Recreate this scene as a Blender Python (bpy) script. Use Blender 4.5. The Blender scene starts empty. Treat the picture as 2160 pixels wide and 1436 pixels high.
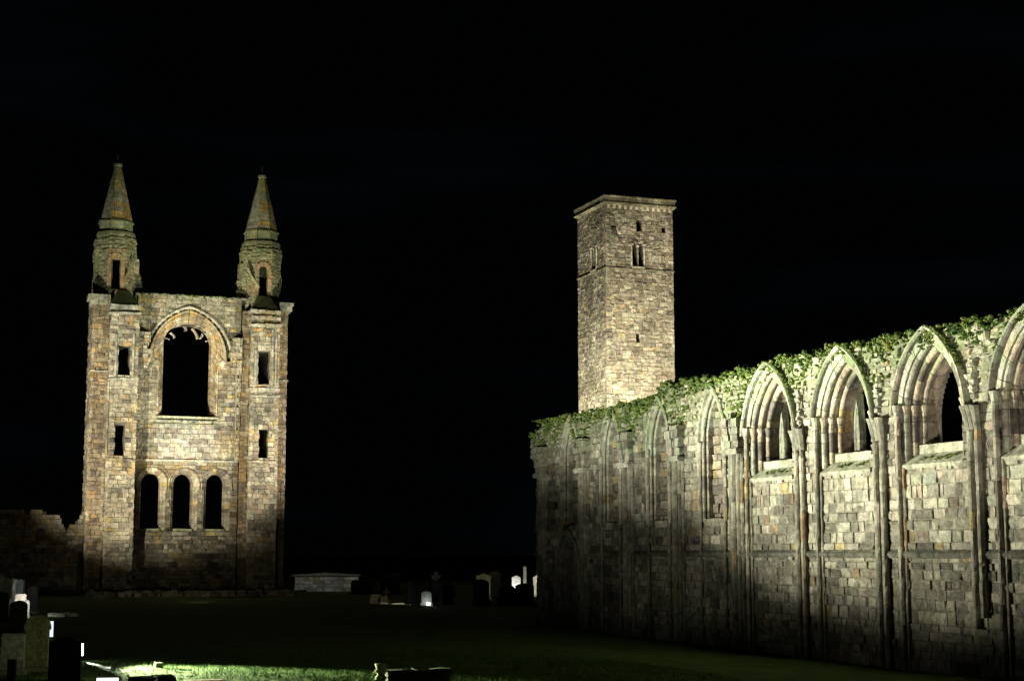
import bpy, math, random
import numpy as np
from mathutils import Vector, Matrix, noise

random.seed(11); rng = np.random.default_rng(11)
sc = bpy.context.scene
COL = sc.collection
R = math.radians

# ------------------------------------------------------------------ camera
cam = bpy.data.objects.new("camera", bpy.data.cameras.new("camera"))
COL.objects.link(cam)
CAM = Vector((0, 0, 2.8))
cam.location = CAM
cam.rotation_euler = (R(90 + 7.567), 0, -R(20.0))
cam.data.sensor_width = 36.0
cam.data.lens = 3350 / 2160 * 36
cam.data.clip_start = 0.5
cam.data.clip_end = 3000
sc.camera = cam
sc.view_settings.view_transform = 'Standard'
sc.view_settings.look = 'None'
sc.view_settings.exposure = 0
sc.view_settings.gamma = 1
sc.cycles.use_denoising = True
sc.cycles.max_bounces = 5
sc.cycles.diffuse_bounces = 3
sc.cycles.sample_clamp_indirect = 4

# ------------------------------------------------------------------ world: a black night sky with barely visible cloud
wd = bpy.data.worlds.new("World"); sc.world = wd; wd.use_nodes = True
nt = wd.node_tree; nt.nodes.clear()
out = nt.nodes.new("ShaderNodeOutputWorld"); bg = nt.nodes.new("ShaderNodeBackground")
sky = nt.nodes.new("ShaderNodeTexSky"); sky.sky_type = 'NISHITA'; sky.sun_disc = False
sky.sun_elevation = R(-4); sky.sun_rotation = R(200)
tc = nt.nodes.new("ShaderNodeTexCoord"); mp = nt.nodes.new("ShaderNodeMapping"); mp.inputs['Scale'].default_value = (1.6, 1.6, 9)
nz = nt.nodes.new("ShaderNodeTexNoise"); nz.inputs['Scale'].default_value = 2.3; nz.inputs['Detail'].default_value = 5
cr = nt.nodes.new("ShaderNodeValToRGB")
cr.color_ramp.elements[0].position = .52; cr.color_ramp.elements[0].color = (.0003, .00045, .0006, 1)
cr.color_ramp.elements[1].position = .75; cr.color_ramp.elements[1].color = (.0010, .0016, .0022, 1)
ad = nt.nodes.new("ShaderNodeMixRGB"); ad.blend_type = 'ADD'; ad.inputs[0].default_value = .001
nt.links.new(tc.outputs['Generated'], mp.inputs[0]); nt.links.new(mp.outputs[0], nz.inputs['Vector'])
nt.links.new(nz.outputs[0], cr.inputs[0]); nt.links.new(cr.outputs[0], ad.inputs[1]); nt.links.new(sky.outputs[0], ad.inputs[2])
nt.links.new(ad.outputs[0], bg.inputs[0]); nt.links.new(bg.outputs[0], out.inputs[0])
bg.inputs[1].default_value = 1.0

def look(o, target):
    d = Vector(target) - o.location
    o.rotation_euler = d.to_track_quat('-Z', 'Y').to_euler()

moon = bpy.data.objects.new("moonlight", bpy.data.lights.new("moonlight", 'SUN')); COL.objects.link(moon)
moon.data.energy = .0004; moon.data.angle = R(2); moon.data.color = (.75, .85, 1)
moon.location = (-30, 0, 60); look(moon, (15, 100, 0))

def spot(loc, target, power, angle, blend, color, radius=.15, name="flood_or_fill_beam", sx=1, sy=1):
    l = bpy.data.lights.new(name, 'SPOT'); l.energy = power; l.spot_size = R(angle); l.spot_blend = blend
    l.color = color; l.shadow_soft_size = radius
    o = bpy.data.objects.new(name, l); COL.objects.link(o); o.location = loc; look(o, target)
    o.scale = (sx, sy, 1)
    return o
COOL = (1.0, .99, .75); PINK = (1.0, .90, .72); GABLE = (1.0, .92, .72)
# the long wall: floods out on the lawn, shining from the left and aimed high
spot((3.95, 43.3, .45), (22, 30.5, 9.2), 82000, 56, 1, COOL, .14, sx=1.7, sy=.74)
spot((3.9, 42.9, .42), (22, 47.0, 9.6), 36000, 54, 1, (1, 1, .78), .14, sx=1.7, sy=.62)
# a flood near the right end of the wall catches the window reveals
spot((12.6, 18.6, .4), (22, 34.6, 8.0), 6500, 34, .8, PINK, .12, sx=1.7, sy=.62)
spot((4.0, 40.0, .42), (22, 32.0, 5.4), 1500, 84, 1, (1, .95, .76), .3, sx=1.3, sy=.36)  # added weak fill for the lower wall, no lamp of its own
spot((4.0, 41.0, .42), (22, 48.0, 5.6), 2000, 84, 1, (1, 1, .80), .3, sx=1.3, sy=.36)  # added fill that softens the dark edge on the far bays
# outside the wall, shining up through the windows
spot((24.4, 27.4, .5), (22.6, 33.3, 6.8), 1500, 60, .8, PINK, .12)
spot((24.4, 31.2, .5), (22.6, 37.0, 6.8), 1500, 52, .8, PINK, .12)
# grass pool and spill thrown by the lawn floods
spot((4.1, 43.0, .42), (7.8, 33.6, -0.15), 62000, 44, .9, (.84, 1, .48), .06, sx=1.0, sy=.32)
spot((3.88, 43.0, .22), (4.66, 38.0, .1), 2600, 60, .3, (.92, 1, .75), .02, sx=.13, sy=1.3)
# gable
spot((1.5, 92.5, .5), (15.6, 108, 14.0), 50000, 61, 1, GABLE, .2)
spot((14.5, 90.0, .5), (15.9, 108, 12.5), 12000, 34, 1, (1, .96, .78), .2)  # centre fill added between the two side floods
spot((30.0, 93.5, .5), (19.2, 108, 14.5), 30000, 48, 1, (1, .92, .74), .2)
spot((16.0, 80, .5), (16, 108, 19.0), 16000, 42, 1, (.90, 1, .72), .2)
spot((14.0, 88.0, .4), (16, 108, 9.0), 400, 90, 1, (1, .88, .7), .3)  # weak wide fill added to lift the lower gable
# square tower
spot((54.5, 113, .5), (60.2, 130, 19.5), 88000, 58, 1, (1, .90, .66), .2)
spot((46.5, 124, .5), (56.3, 133.5, 18.5), 90000, 56, 1, (1, .96, .72), .2)

# ------------------------------------------------------------------ materials
def new_mat(name):
    m = bpy.data.materials.new(name); m.use_nodes = True
    n = m.node_tree; b = n.nodes['Principled BSDF']
    return m, n, b
def N(n, t, **k):
    x = n.nodes.new(t)
    for a, v in k.items(): setattr(x, a, v)
    return x
def stone_mat(name, algae=0.0, algae_z=(0, 1), dark=.5, base=1.0, ochre=0.0, bump=.5, scale=1.0, grime=(.05, .047, .042), algae_col=(.10, .15, .045), streak=.5):
    m, n, b = new_mat(name)
    L = n.links.new
    at = N(n, "ShaderNodeAttribute"); at.attribute_name = "tint"
    oi = N(n, "ShaderNodeObjectInfo"); geo = N(n, "ShaderNodeNewGeometry")
    mul = N(n, "ShaderNodeMixRGB"); mul.blend_type = 'MULTIPLY'; mul.inputs[0].default_value = 1
    L(at.outputs['Color'], mul.inputs[1]); L(oi.outputs['Color'], mul.inputs[2])
    # fine mottling
    n1 = N(n, "ShaderNodeTexNoise"); n1.inputs['Scale'].default_value = 5 * scale; n1.inputs['Detail'].default_value = 6; n1.inputs['Roughness'].default_value = .65
    L(geo.outputs['Position'], n1.inputs['Vector'])
    r1 = N(n, "ShaderNodeMapRange"); r1.inputs[1].default_value = .3; r1.inputs[2].default_value = .7; r1.inputs[3].default_value = .42 * base; r1.inputs[4].default_value = 1.5 * base
    L(n1.outputs[0], r1.inputs[0])
    m2 = N(n, "ShaderNodeMixRGB"); m2.blend_type = 'MULTIPLY'; m2.inputs[0].default_value = 1
    L(mul.outputs[0], m2.inputs[1]); L(r1.outputs[0], m2.inputs[2])
    nL = N(n, "ShaderNodeTexNoise"); nL.inputs['Scale'].default_value = .45 * scale ** .5; nL.inputs['Detail'].default_value = 4; nL.inputs['Roughness'].default_value = .6
    L(geo.outputs['Position'], nL.inputs['Vector'])
    rL = N(n, "ShaderNodeMapRange"); rL.inputs[1].default_value = .3; rL.inputs[2].default_value = .7; rL.inputs[3].default_value = .6; rL.inputs[4].default_value = 1.3; L(nL.outputs[0], rL.inputs[0])
    nF = N(n, "ShaderNodeTexNoise"); nF.inputs['Scale'].default_value = 22 * scale; nF.inputs['Detail'].default_value = 5; nF.inputs['Roughness'].default_value = .7; L(geo.outputs['Position'], nF.inputs['Vector'])
    rF = N(n, "ShaderNodeMapRange"); rF.inputs[1].default_value = .35; rF.inputs[2].default_value = .65; rF.inputs[3].default_value = .72; rF.inputs[4].default_value = 1.25; L(nF.outputs[0], rF.inputs[0])
    mLF = N(n, "ShaderNodeMath"); mLF.operation = 'MULTIPLY'; L(rL.outputs[0], mLF.inputs[0]); L(rF.outputs[0], mLF.inputs[1])
    mm = N(n, "ShaderNodeMixRGB"); mm.blend_type = 'MULTIPLY'; mm.inputs[0].default_value = 1; L(m2.outputs[0], mm.inputs[1]); L(mLF.outputs[0], mm.inputs[2]); m2 = mm
    # soot and lichen stains in vertical streaks and blotches
    mpn = N(n, "ShaderNodeMapping"); mpn.inputs['Scale'].default_value = (1, 1, 1 - .75 * streak)
    L(geo.outputs['Position'], mpn.inputs[0])
    n2 = N(n, "ShaderNodeTexNoise"); n2.inputs['Scale'].default_value = 1.1 * scale; n2.inputs['Detail'].default_value = 7; n2.inputs['Roughness'].default_value = .7
    L(mpn.outputs[0], n2.inputs['Vector'])
    r2 = N(n, "ShaderNodeMapRange"); r2.inputs[1].default_value = .50; r2.inputs[2].default_value = .68; r2.inputs[3].default_value = 0; r2.inputs[4].default_value = dark
    L(n2.outputs[0], r2.inputs[0])
    m3 = N(n, "ShaderNodeMixRGB"); L(r2.outputs[0], m3.inputs[0]); L(m2.outputs[0], m3.inputs[1]); m3.inputs[2].default_value = (*grime, 1)
    last = m3
    if ochre:
        n4 = N(n, "ShaderNodeTexNoise"); n4.inputs['Scale'].default_value = .55 * scale; n4.inputs['Detail'].default_value = 8; n4.inputs['Roughness'].default_value = .75
        ofs = N(n, "ShaderNodeVectorMath"); ofs.inputs[1].default_value = (31, 17, 5); L(geo.outputs['Position'], ofs.inputs[0]); L(ofs.outputs[0], n4.inputs['Vector'])
        r4 = N(n, "ShaderNodeMapRange"); r4.inputs[1].default_value = .52; r4.inputs[2].default_value = .64; r4.inputs[3].default_value = 0; r4.inputs[4].default_value = ochre
        L(n4.outputs[0], r4.inputs[0])
        m4 = N(n, "ShaderNodeMixRGB"); L(r4.outputs[0], m4.inputs[0]); L(last.outputs[0], m4.inputs[1]); m4.inputs[2].default_value = (.36, .23, .07, 1); last = m4
    if algae:
        n5 = N(n, "ShaderNodeTexNoise"); n5.inputs['Scale'].default_value = 1.7 * scale; n5.inputs['Detail'].default_value = 8; n5.inputs['Roughness'].default_value = .72
        ofs = N(n, "ShaderNodeVectorMath"); ofs.inputs[1].default_value = (7, 3, 41); L(geo.outputs['Position'], ofs.inputs[0]); L(ofs.outputs[0], n5.inputs['Vector'])
        sp = N(n, "ShaderNodeSeparateXYZ"); L(geo.outputs['Position'], sp.inputs[0])
        rz = N(n, "ShaderNodeMapRange"); rz.inputs[1].default_value = algae_z[0]; rz.inputs[2].default_value = algae_z[1]; rz.inputs[3].default_value = -.22; rz.inputs[4].default_value = .16
        L(sp.outputs['Z'], rz.inputs[0])
        sn = N(n, "ShaderNodeSeparateXYZ"); L(geo.outputs['Normal'], sn.inputs[0])
        ms = N(n, "ShaderNodeMath"); ms.operation = 'MULTIPLY_ADD'; ms.inputs[1].default_value = .16; L(sn.outputs['Z'], ms.inputs[0]); L(rz.outputs[0], ms.inputs[2])
        add = N(n, "ShaderNodeMath"); add.operation = 'ADD'; L(n5.outputs[0], add.inputs[0]); L(ms.outputs[0], add.inputs[1])
        r5 = N(n, "ShaderNodeMapRange"); r5.inputs[1].default_value = .47; r5.inputs[2].default_value = .66; r5.inputs[3].default_value = 0; r5.inputs[4].default_value = algae
        L(add.outputs[0], r5.inputs[0])
        m5 = N(n, "ShaderNodeMixRGB"); L(r5.outputs[0], m5.inputs[0]); L(last.outputs[0], m5.inputs[1]); m5.inputs[2].default_value = (*algae_col, 1); last = m5
    L(last.outputs[0], b.inputs['Base Color'])
    b.inputs['Roughness'].default_value = .92; b.inputs['Specular IOR Level'].default_value = .15
    nb = N(n, "ShaderNodeTexNoise"); nb.inputs['Scale'].default_value = 9 * scale; nb.inputs['Detail'].default_value = 8; nb.inputs['Roughness'].default_value = .7
    L(geo.outputs['Position'], nb.inputs['Vector'])
    bp = N(n, "ShaderNodeBump"); bp.inputs['Strength'].default_value = bump; bp.inputs['Distance'].default_value = .09 / scale ** .5
    L(nb.outputs[0], bp.inputs['Height']); L(bp.outputs[0], b.inputs['Normal'])
    return m
M = {}
M['wall'] = stone_mat("weathered_wall_stone", algae=.62, algae_z=(4.5, 8.2), dark=.42, algae_col=(.20, .27, .12))
M['wall_core'] = stone_mat("wall_mortar", algae=.7, algae_z=(4.5, 8.2), dark=.5, base=.8, algae_col=(.12, .17, .06))
M['gable'] = stone_mat("gable_stone", algae=.62, algae_z=(14, 24), dark=.45, ochre=.45, scale=.6, algae_col=(.16, .19, .07))
M['gable_core'] = stone_mat("gable_mortar", algae=.5, algae_z=(14, 24), dark=.4, base=.5, scale=.6)
M['spire'] = stone_mat("spire_stone", algae=.5, algae_z=(20, 30), dark=.4, ochre=.9, scale=.8)
M['tower'] = stone_mat("tower_stone", algae=.35, algae_z=(26, 37), dark=.42, ochre=.12, scale=.6, algae_col=(.14, .14, .07))
M['tower_core'] = stone_mat("tower_mortar", dark=.4, base=.5, scale=.6)
M['grave'] = stone_mat("gravestone_stone", algae=.5, algae_z=(0.2, 1.8), dark=.5, scale=3, algae_col=(.20, .22, .07), bump=.3)

def simple(name, col, rough=.8, metal=0, emis=None, es=0):
    m, n, b = new_mat(name)
    b.inputs['Base Color'].default_value = (*col, 1); b.inputs['Roughness'].default_value = rough; b.inputs['Metallic'].default_value = metal
    if emis:
        b.inputs['Emission Color'].default_value = (*emis, 1); b.inputs['Emission Strength'].default_value = es
    return m
M['metal'] = simple("painted_lamp_housing", (.02, .02, .022), .5, .3)
M['rod'] = simple("iron_rod", (.18, .17, .16), .5, .8)
M['lens'] = simple("lit_lamp_glass", (.9, .95, 1), .3, 0, (.93, 1, 1), 14)
M['lens_box'] = simple("lit_grilled_glass", (.9, .95, 1), .3, 0, (.95, 1, 1), 1.6)
M['lens_dim'] = simple("lit_lamp_glass_dim", (.9, .95, 1), .3, 0, (.85, .95, 1), 1.1)

def leaf_mat(name, c0, c1, c2):
    m, n, b = new_mat(name); L = n.links.new
    geo = N(n, "ShaderNodeNewGeometry"); nn = N(n, "ShaderNodeTexNoise"); nn.inputs['Scale'].default_value = 3.0; nn.inputs['Detail'].default_value = 5
    L(geo.outputs['Position'], nn.inputs['Vector'])
    ml = N(n, "ShaderNodeMath"); ml.operation = 'MULTIPLY_ADD'; ml.inputs[1].default_value = .35; L(geo.outputs['Random Per Island'], ml.inputs[0]); L(nn.outputs[0], ml.inputs[2])
    cr = N(n, "ShaderNodeValToRGB"); e = cr.color_ramp.elements
    e[0].position = .45; e[0].color = (*c0, 1); e[1].position = .9; e[1].color = (*c2, 1); k = e.new(.66); k.color = (*c1, 1)
    L(ml.outputs[0], cr.inputs[0]); L(cr.outputs[0], b.inputs['Base Color']); b.inputs['Roughness'].default_value = .8
    b.inputs['Specular IOR Level'].default_value = .15
    return m
M['moss'] = leaf_mat("moss", (.030, .065, .016), (.075, .13, .030), (.20, .22, .055))
M['grass'] = leaf_mat("grass_blade", (.03, .09, .015), (.07, .16, .025), (.16, .24, .05))
# lawn
m, n, b = new_mat("lawn"); L = n.links.new
geo = N(n, "ShaderNodeNewGeometry"); nn = N(n, "ShaderNodeTexNoise"); nn.inputs['Scale'].default_value = 1.3; nn.inputs['Detail'].default_value = 10; nn.inputs['Roughness'].default_value = .75
L(geo.outputs['Position'], nn.inputs['Vector'])
cr = N(n, "ShaderNodeValToRGB"); e = cr.color_ramp.elements; e[0].position = .35; e[0].color = (.03, .06, .014, 1); e[1].position = .65; e[1].color = (.085, .14, .03, 1)
L(nn.outputs[0], cr.inputs[0]); L(cr.outputs[0], b.inputs['Base Color']); b.inputs['Roughness'].default_value = .95; b.inputs['Specular IOR Level'].default_value = .1
nb = N(n, "ShaderNodeTexNoise"); nb.inputs['Scale'].default_value = 25; nb.inputs['Detail'].default_value = 6; L(geo.outputs['Position'], nb.inputs['Vector'])
bp = N(n, "ShaderNodeBump"); bp.inputs['Strength'].default_value = .8; bp.inputs['Distance'].default_value = .05; L(nb.outputs[0], bp.inputs['Height']); L(bp.outputs[0], b.inputs['Normal'])
M['lawn'] = m

# ------------------------------------------------------------------ palettes (linear albedo, weight)
PW = [((.30, .28, .225), 6), ((.255, .24, .195), 5), ((.17, .16, .135), 2.0), ((.35, .325, .265), 2.6), ((.31, .24, .13), .35), ((.28, .20, .12), .35), ((.31, .26, .20), .8), ((.235, .235, .195), 2)]
PG = [((.31, .28, .20), 6), ((.24, .215, .16), 5), ((.14, .128, .108), 2.2), ((.37, .34, .25), 3.5), ((.35, .265, .12), 1.1), ((.30, .23, .155), .9)]
PT = [((.31, .28, .215), 6), ((.265, .24, .185), 4), ((.17, .15, .125), 1.6), ((.38, .35, .275), 3.2), ((.34, .285, .17), .6), ((.28, .235, .175), 1.2)]
PR = [((.40, .22, .13), 3), ((.36, .26, .18), 2)]
def pick(pal):
    c = random.choices([p[0] for p in pal], [p[1] for p in pal])[0]; f = random.uniform(.80, 1.18)
    W_ = sum(p[1] for p in pal); mean = [sum(p[0][i] * p[1] for p in pal) / W_ for i in range(3)]; k_ = .06
    c = tuple(a * (1 - k_) + b * k_ for a, b in zip(c, mean))
    return tuple(min(.7, x * f * random.uniform(.96, 1.04)) for x in c)

def dim(c, a, b):
    k = random.uniform(a, b); return tuple(x * k for x in c)
# ------------------------------------------------------------------ mesh helpers
class MB:
    """collects vertices, faces and one tint per face"""
    def __init__(s): s.v = []; s.f = []; s.c = []; s.n = 0
    def add(s, verts, faces, col=(1, 1, 1)):
        s.v.extend([tuple(p) for p in verts]); s.f.extend([tuple(i + s.n for i in f) for f in faces]); s.c.extend([col] * len(faces)); s.n += len(verts)
    def box(s, a, b, col=(1, 1, 1), jit=0):
        (x0, y0, z0), (x1, y1, z1) = a, b
        V = [(x0, y0, z0), (x1, y0, z0), (x1, y1, z0), (x0, y1, z0), (x0, y0, z1), (x1, y0, z1), (x1, y1, z1), (x0, y1, z1)]
        if jit: V = [tuple(c + random.uniform(-jit, jit) for c in p) for p in V]
        s.add(V, [(0, 3, 2, 1), (4, 5, 6, 7), (0, 1, 5, 4), (1, 2, 6, 5), (2, 3, 7, 6), (3, 0, 4, 7)], col)
    def lathe(s, cx, cy, prof, seg=12, col=(1, 1, 1), rot=0, a0=0, a1=2 * math.pi, colf=None, jit=0, sq=1):
        """prof: list of (r, z); rings closed when a full turn"""
        full = abs(a1 - a0 - 2 * math.pi) < 1e-6
        k = seg if full else seg + 1
        V = []
        for r, z in prof:
            for i in range(k):
                a = rot + a0 + (a1 - a0) * i / seg; rr = r + random.uniform(-jit, jit)
                V.append((cx + rr * math.cos(a), cy + rr * sq * math.sin(a), z))
        base = s.n; s.v.extend(V); s.n += len(V)
        for j in range(len(prof) - 1):
            c = colf(prof[j][1]) if colf else col
            for i in range(seg):
                i2 = (i + 1) % k if full else i + 1
                s.f.append((base + j * k + i, base + j * k + i2, base + (j + 1) * k + i2, base + (j + 1) * k + i)); s.c.append(c)
        if full:
            s.f.append(tuple(base + (len(prof) - 1) * k + i for i in range(k))); s.c.append(col)
    def build(s, name, mat, parent=None, smooth=False, kind=None, label=None):
        me = bpy.data.meshes.new(name); me.from_pydata(s.v, [], s.f)
        a = me.attributes.new("tint", 'FLOAT_COLOR', 'FACE')
        arr = np.ones((len(s.f), 4), dtype=np.float32); arr[:, :3] = np.array(s.c, dtype=np.float32).reshape(-1, 3)
        a.data.foreach_set("color", arr.ravel())
        me.materials.append(mat)
        if smooth: me.polygons.foreach_set("use_smooth", [True] * len(me.polygons))
        me.update()
        o = bpy.data.objects.new(name, me); COL.objects.link(o)
        if parent is not None: attach(o, parent)
        if kind: o["kind"] = kind
        if label: o["label"] = label
        return o
def attach(o, p):
    o.parent = p
    off = p.location if p.parent is None else Vector((0, 0, 0))
    o.matrix_parent_inverse = Matrix.Translation(-off)
def thing(name, loc, label, cat, group=None):
    o = bpy.data.objects.new(name, None); COL.objects.link(o); o.location = loc; o.empty_display_size = .3
    o["label"] = label; o["category"] = cat
    if group: o["group"] = group
    return o
def tag(o, label, cat, group=None):
    o["label"] = label; o["category"] = cat
    if group: o["group"] = group
    return o

# a pool of worn blocks of unit size: x along the course, y inwards, z up
def unit_block(rough, bev):
    j = lambda a: random.uniform(-a, a)
    cs = [(-.5, -.5), (.5, -.5), (.5, .5), (-.5, .5)]
    cs = [(x + j(rough) * .5, z + j(rough) * .5) for x, z in cs]
    V = [(x, .5, z) for x, z in cs]
    V += [(x, -.5 + bev + abs(j(.15)), z) for x, z in cs]
    k = random.uniform(.86, .94) if rough < .1 else random.uniform(.76, .88)
    V += [(x * k + j(rough), -.5 + j(.1), z * (k - .05) + j(rough)) for x, z in cs]
    V.append((j(.1), -.5 - random.uniform(-.12, .2), j(.1)))
    F = []
    for i in range(4):
        i2 = (i + 1) % 4
        F.append((i, i2, 4 + i2, 4 + i)); F.append((4 + i, 4 + i2, 8 + i2, 8 + i)); F.append((8 + i, 8 + i2, 12))
    return np.array(V), F
POOL = [unit_block(.06, .07) for _ in range(14)]; RPOOL = [unit_block(.16, .35) for _ in range(14)]
def pool_meshes(pool, nm, mat):
    r = []
    for V, F in pool:
        me = bpy.data.meshes.new(nm); me.from_pydata([tuple(p) for p in V], [], F)
        a = me.attributes.new("tint", 'FLOAT_COLOR', 'FACE'); a.data.foreach_set("color", [1.0] * (4 * len(F)))
        me.materials.append(mat); r.append(me)
    return r

FWD = Vector((math.sin(R(20)) * math.cos(R(7.567)), math.cos(R(20)) * math.cos(R(7.567)), math.sin(R(7.567))))
RGT = Vector((math.cos(R(20)), -math.sin(R(20)), 0)); UPV = RGT.cross(FWD)
def project(p):
    d = Vector(p) - CAM; t = d.dot(FWD)
    if t < 1: return None
    return 1080 + 3350 * d.dot(RGT) / t, 718 - 3350 * d.dot(UPV) / t, t

class Masonry:
    """blocks laid in courses on any number of faces of one thing"""
    def __init__(s, mat, parent): s.items = []; s.mat = mat; s.parent = parent
    def block(s, O, ua, na, u0, u1, z0, z1, proud, t, col, rubble=False, hid=False):
        """O origin, ua course direction, na outward normal (horizontal)"""
        c = O + ua * ((u0 + u1) / 2) + Vector((0, 0, (z0 + z1) / 2)) + na * (proud - t / 2)
        w, h = abs(u1 - u0), z1 - z0
        q = project(c); size = 0
        if q and not hid and -20 < q[0] < 2180 and -20 < q[1] < 1460:
            vis = na.dot((CAM - c).normalized())
            if vis > .03: size = w * h * vis / q[2] ** 2
        s.items.append((size, c, ua, na, w, h, t, col, rubble, random.randrange(14)))
    def courses(s, O, ua, na, z0, z1, ivals, hr=(.24, .34), wr=(.25, .65), pal=PW, t=.2, gap=.014, rubble=False, jit=.014, colf=None, hid=False, rot=None):
        z = z0
        while z < z1 - .05:
            h = min(random.uniform(*hr), z1 - z)
            if z1 - z - h < hr[0] * .5: h = z1 - z
            k = random.uniform(.75, 1.3)
            for (a, b) in ivals(z + h / 2):
                u = a
                while u < b - .02:
                    w = random.uniform(*wr) * k
                    if b - u - w < wr[0] * .6: w = b - u
                    col = colf(u + w / 2, z + h / 2) if colf else pick(pal)
                    pr = random.uniform(-jit, jit)
                    if rubble and h > .2 and random.random() < .35:
                        m = random.uniform(.4, .6)
                        s.block(O, ua, na, u + gap / 2, u + w - gap / 2, z + gap / 2, z + h * m - gap / 2, pr, t, col, True, hid)
                        s.block(O, ua, na, u + gap / 2, u + w - gap / 2, z + h * m + gap / 2, z + h - gap / 2, random.uniform(-jit, jit), t, pick(pal), True, hid)
                    else:
                        s.block(O, ua, na, u + gap / 2, u + w - gap / 2, z + gap / 2, z + h - gap / 2, pr, t, col, rubble, hid)
                    u += w
            z += h
    def finish(s, name="stone", limit=300):
        s.items.sort(key=lambda i: -i[0])
        pm = pool_meshes(POOL, name, s.mat); rm = pool_meshes(RPOOL, name, s.mat)
        rest = MB()
        k = 0
        for it in s.items:
            size, c, ua, na, w, h, t, col, rub, idx = it
            inn = -na
            if k < limit and size > 0:
                o = bpy.data.objects.new(name, (rm if rub else pm)[idx]); COL.objects.link(o)
                attach(o, s.parent)
                M4 = Matrix(((ua.x * w, inn.x * t, 0, c.x), (ua.y * w, inn.y * t, 0, c.y), (0, 0, h, c.z), (0, 0, 0, 1)))
                o.matrix_basis = M4
                o.color = (*col, 1); k += 1
            else:
                V, F = (RPOOL if rub else POOL)[idx]
                X = np.outer(V[:, 0] * w, ua) + np.outer(V[:, 1] * t, inn) + np.array(c); X[:, 2] += V[:, 2] * h
                rest.add(X.tolist(), F, col)
        if rest.v: rest.build(name, s.mat, s.parent, kind="stuff")

def core(mb, O, ua, na, z0, z1, dz, ivals, d0, d1, col=(.24, .22, .18)):
    z = z0
    while z < z1 - 1e-4:
        h = min(dz, z1 - z)
        for a, b in ivals(z + h / 2):
            if b - a < .02: continue
            P = [O + ua * u - na * d for u, d in ((a, d0), (b, d0), (b, d1), (a, d1))]
            mb.add([(p.x, p.y, z) for p in P] + [(p.x, p.y, z + h) for p in P],
                   [(0, 3, 2, 1), (4, 5, 6, 7), (0, 1, 5, 4), (1, 2, 6, 5), (2, 3, 7, 6), (3, 0, 4, 7)], col)
        z += h
def cut(base, holes):
    """base interval list minus holes"""
    r = list(base)
    for (a, b) in holes:
        q = []
        for (x, y) in r:
            if b <= x or a >= y: q.append((x, y)); continue
            if a > x: q.append((x, a))
            if b < y: q.append((b, y))
        r = q
    return r
class Arch:
    """pointed (or round) opening: centre u, half width w, spring height, apex height"""
    def __init__(s, c, w, zs, za, z0):
        s.c, s.w, s.zs, s.za, s.z0 = c, w, zs, za, z0
        h = za - zs; s.R = (w * w + h * h) / (2 * w); s.k = s.R - w
    def hw(s, z, o=0):
        if z < s.z0: return None
        if z <= s.zs: return s.w + o
        q = (s.R + o) ** 2 - (z - s.zs) ** 2
        if q <= 0: return None
        v = math.sqrt(q) - s.k
        return v if v > 0 else None
    def hole(s, z, o=0):
        v = s.hw(z, o)
        return [] if v is None else [(s.c - v, s.c + v)]
    def curve(s, o, side, z0, joint=None):
        """returns function t(0..L)->(u,z) along jamb then arc, plus lengths"""
        Rr = s.R + o; amax = math.acos(max(-1, min(1, s.k / Rr)))
        Lj = s.zs - z0; La = s.R * math.acos(s.k / s.R)
        def f(t):
            if t <= Lj: return (s.c + side * (s.w + o), z0 + t)
            a = (t - Lj) / La * amax
            return (s.c + side * (Rr * math.cos(a) - s.k), s.zs + Rr * math.sin(a))
        return f, Lj, La
def roll(o, d, r, a0=100, a1=-100, n=6):
    """round moulding seen from the opening and front: angle 0 points to (-o,-d)"""
    P = []
    for i in range(n + 1):
        a = R(a0 + (a1 - a0) * i / n) + R(135)
        # direction in (o,d): a measured from +o axis towards -d
        P.append((o + r * math.cos(a - R(0)), d - r * math.sin(a)))
    return P
def arch_piece(mb, arch, side, prof, t0, t1, z0, O, ua, na, n=3, col=(.3, .28, .24), rag=0, shift=0):
    """one moulded stone: profile (offset, depth) carried along the opening edge from t0 to t1, ends closed"""
    fs = [(arch.curve(o, side, z0)[0], d) for o, d in prof]
    V = []; k = len(prof)
    for i in range(n + 1):
        t = t0 + (t1 - t0) * i / n
        for j, (f, d) in enumerate(fs):
            u, z = f(t)
            if rag and j >= k - 3: u += side * random.uniform(0, rag)
            p = O + ua * u - na * (d + shift); V.append((p.x, p.y, z))
    F = []
    for i in range(n):
        for j in range(k - 1):
            F.append((i * k + j, i * k + j + 1, (i + 1) * k + j + 1, (i + 1) * k + j))
    F.append(tuple(range(k))); F.append(tuple(n * k + j for j in range(k - 1, -1, -1)))
    mb.add(V, F, col)

# ================================================================== SETTING: ground
mb = MB()
def gz(x, y):
    return .05 * math.sin(x * .31 + 1) * math.cos(y * .23) + .03 * math.sin(x * .9 + y * .7)
xs = [-900, -300, -100, -60] + [-40 + i * 1.0 for i in range(0, 121)] + [100, 140, 300, 900]
ys = [-60, -20] + [i * 1.0 for i in range(0, 141)] + [160, 220, 400, 1200]
V = [(x, y, gz(x, y) if (-40 <= x <= 80 and 0 <= y <= 140) else 0) for y in ys for x in xs]
nx = len(xs)
mb.add(V, [(j * nx + i, j * nx + i + 1, (j + 1) * nx + i + 1, (j + 1) * nx + i) for j in range(len(ys) - 1) for i in range(nx - 1)], (.06, .1, .03))
g = mb.build("ground", M['lawn'], smooth=True); g["kind"] = "structure"; g["label"] = "dark lawn of the ruined church and graveyard"

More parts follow.
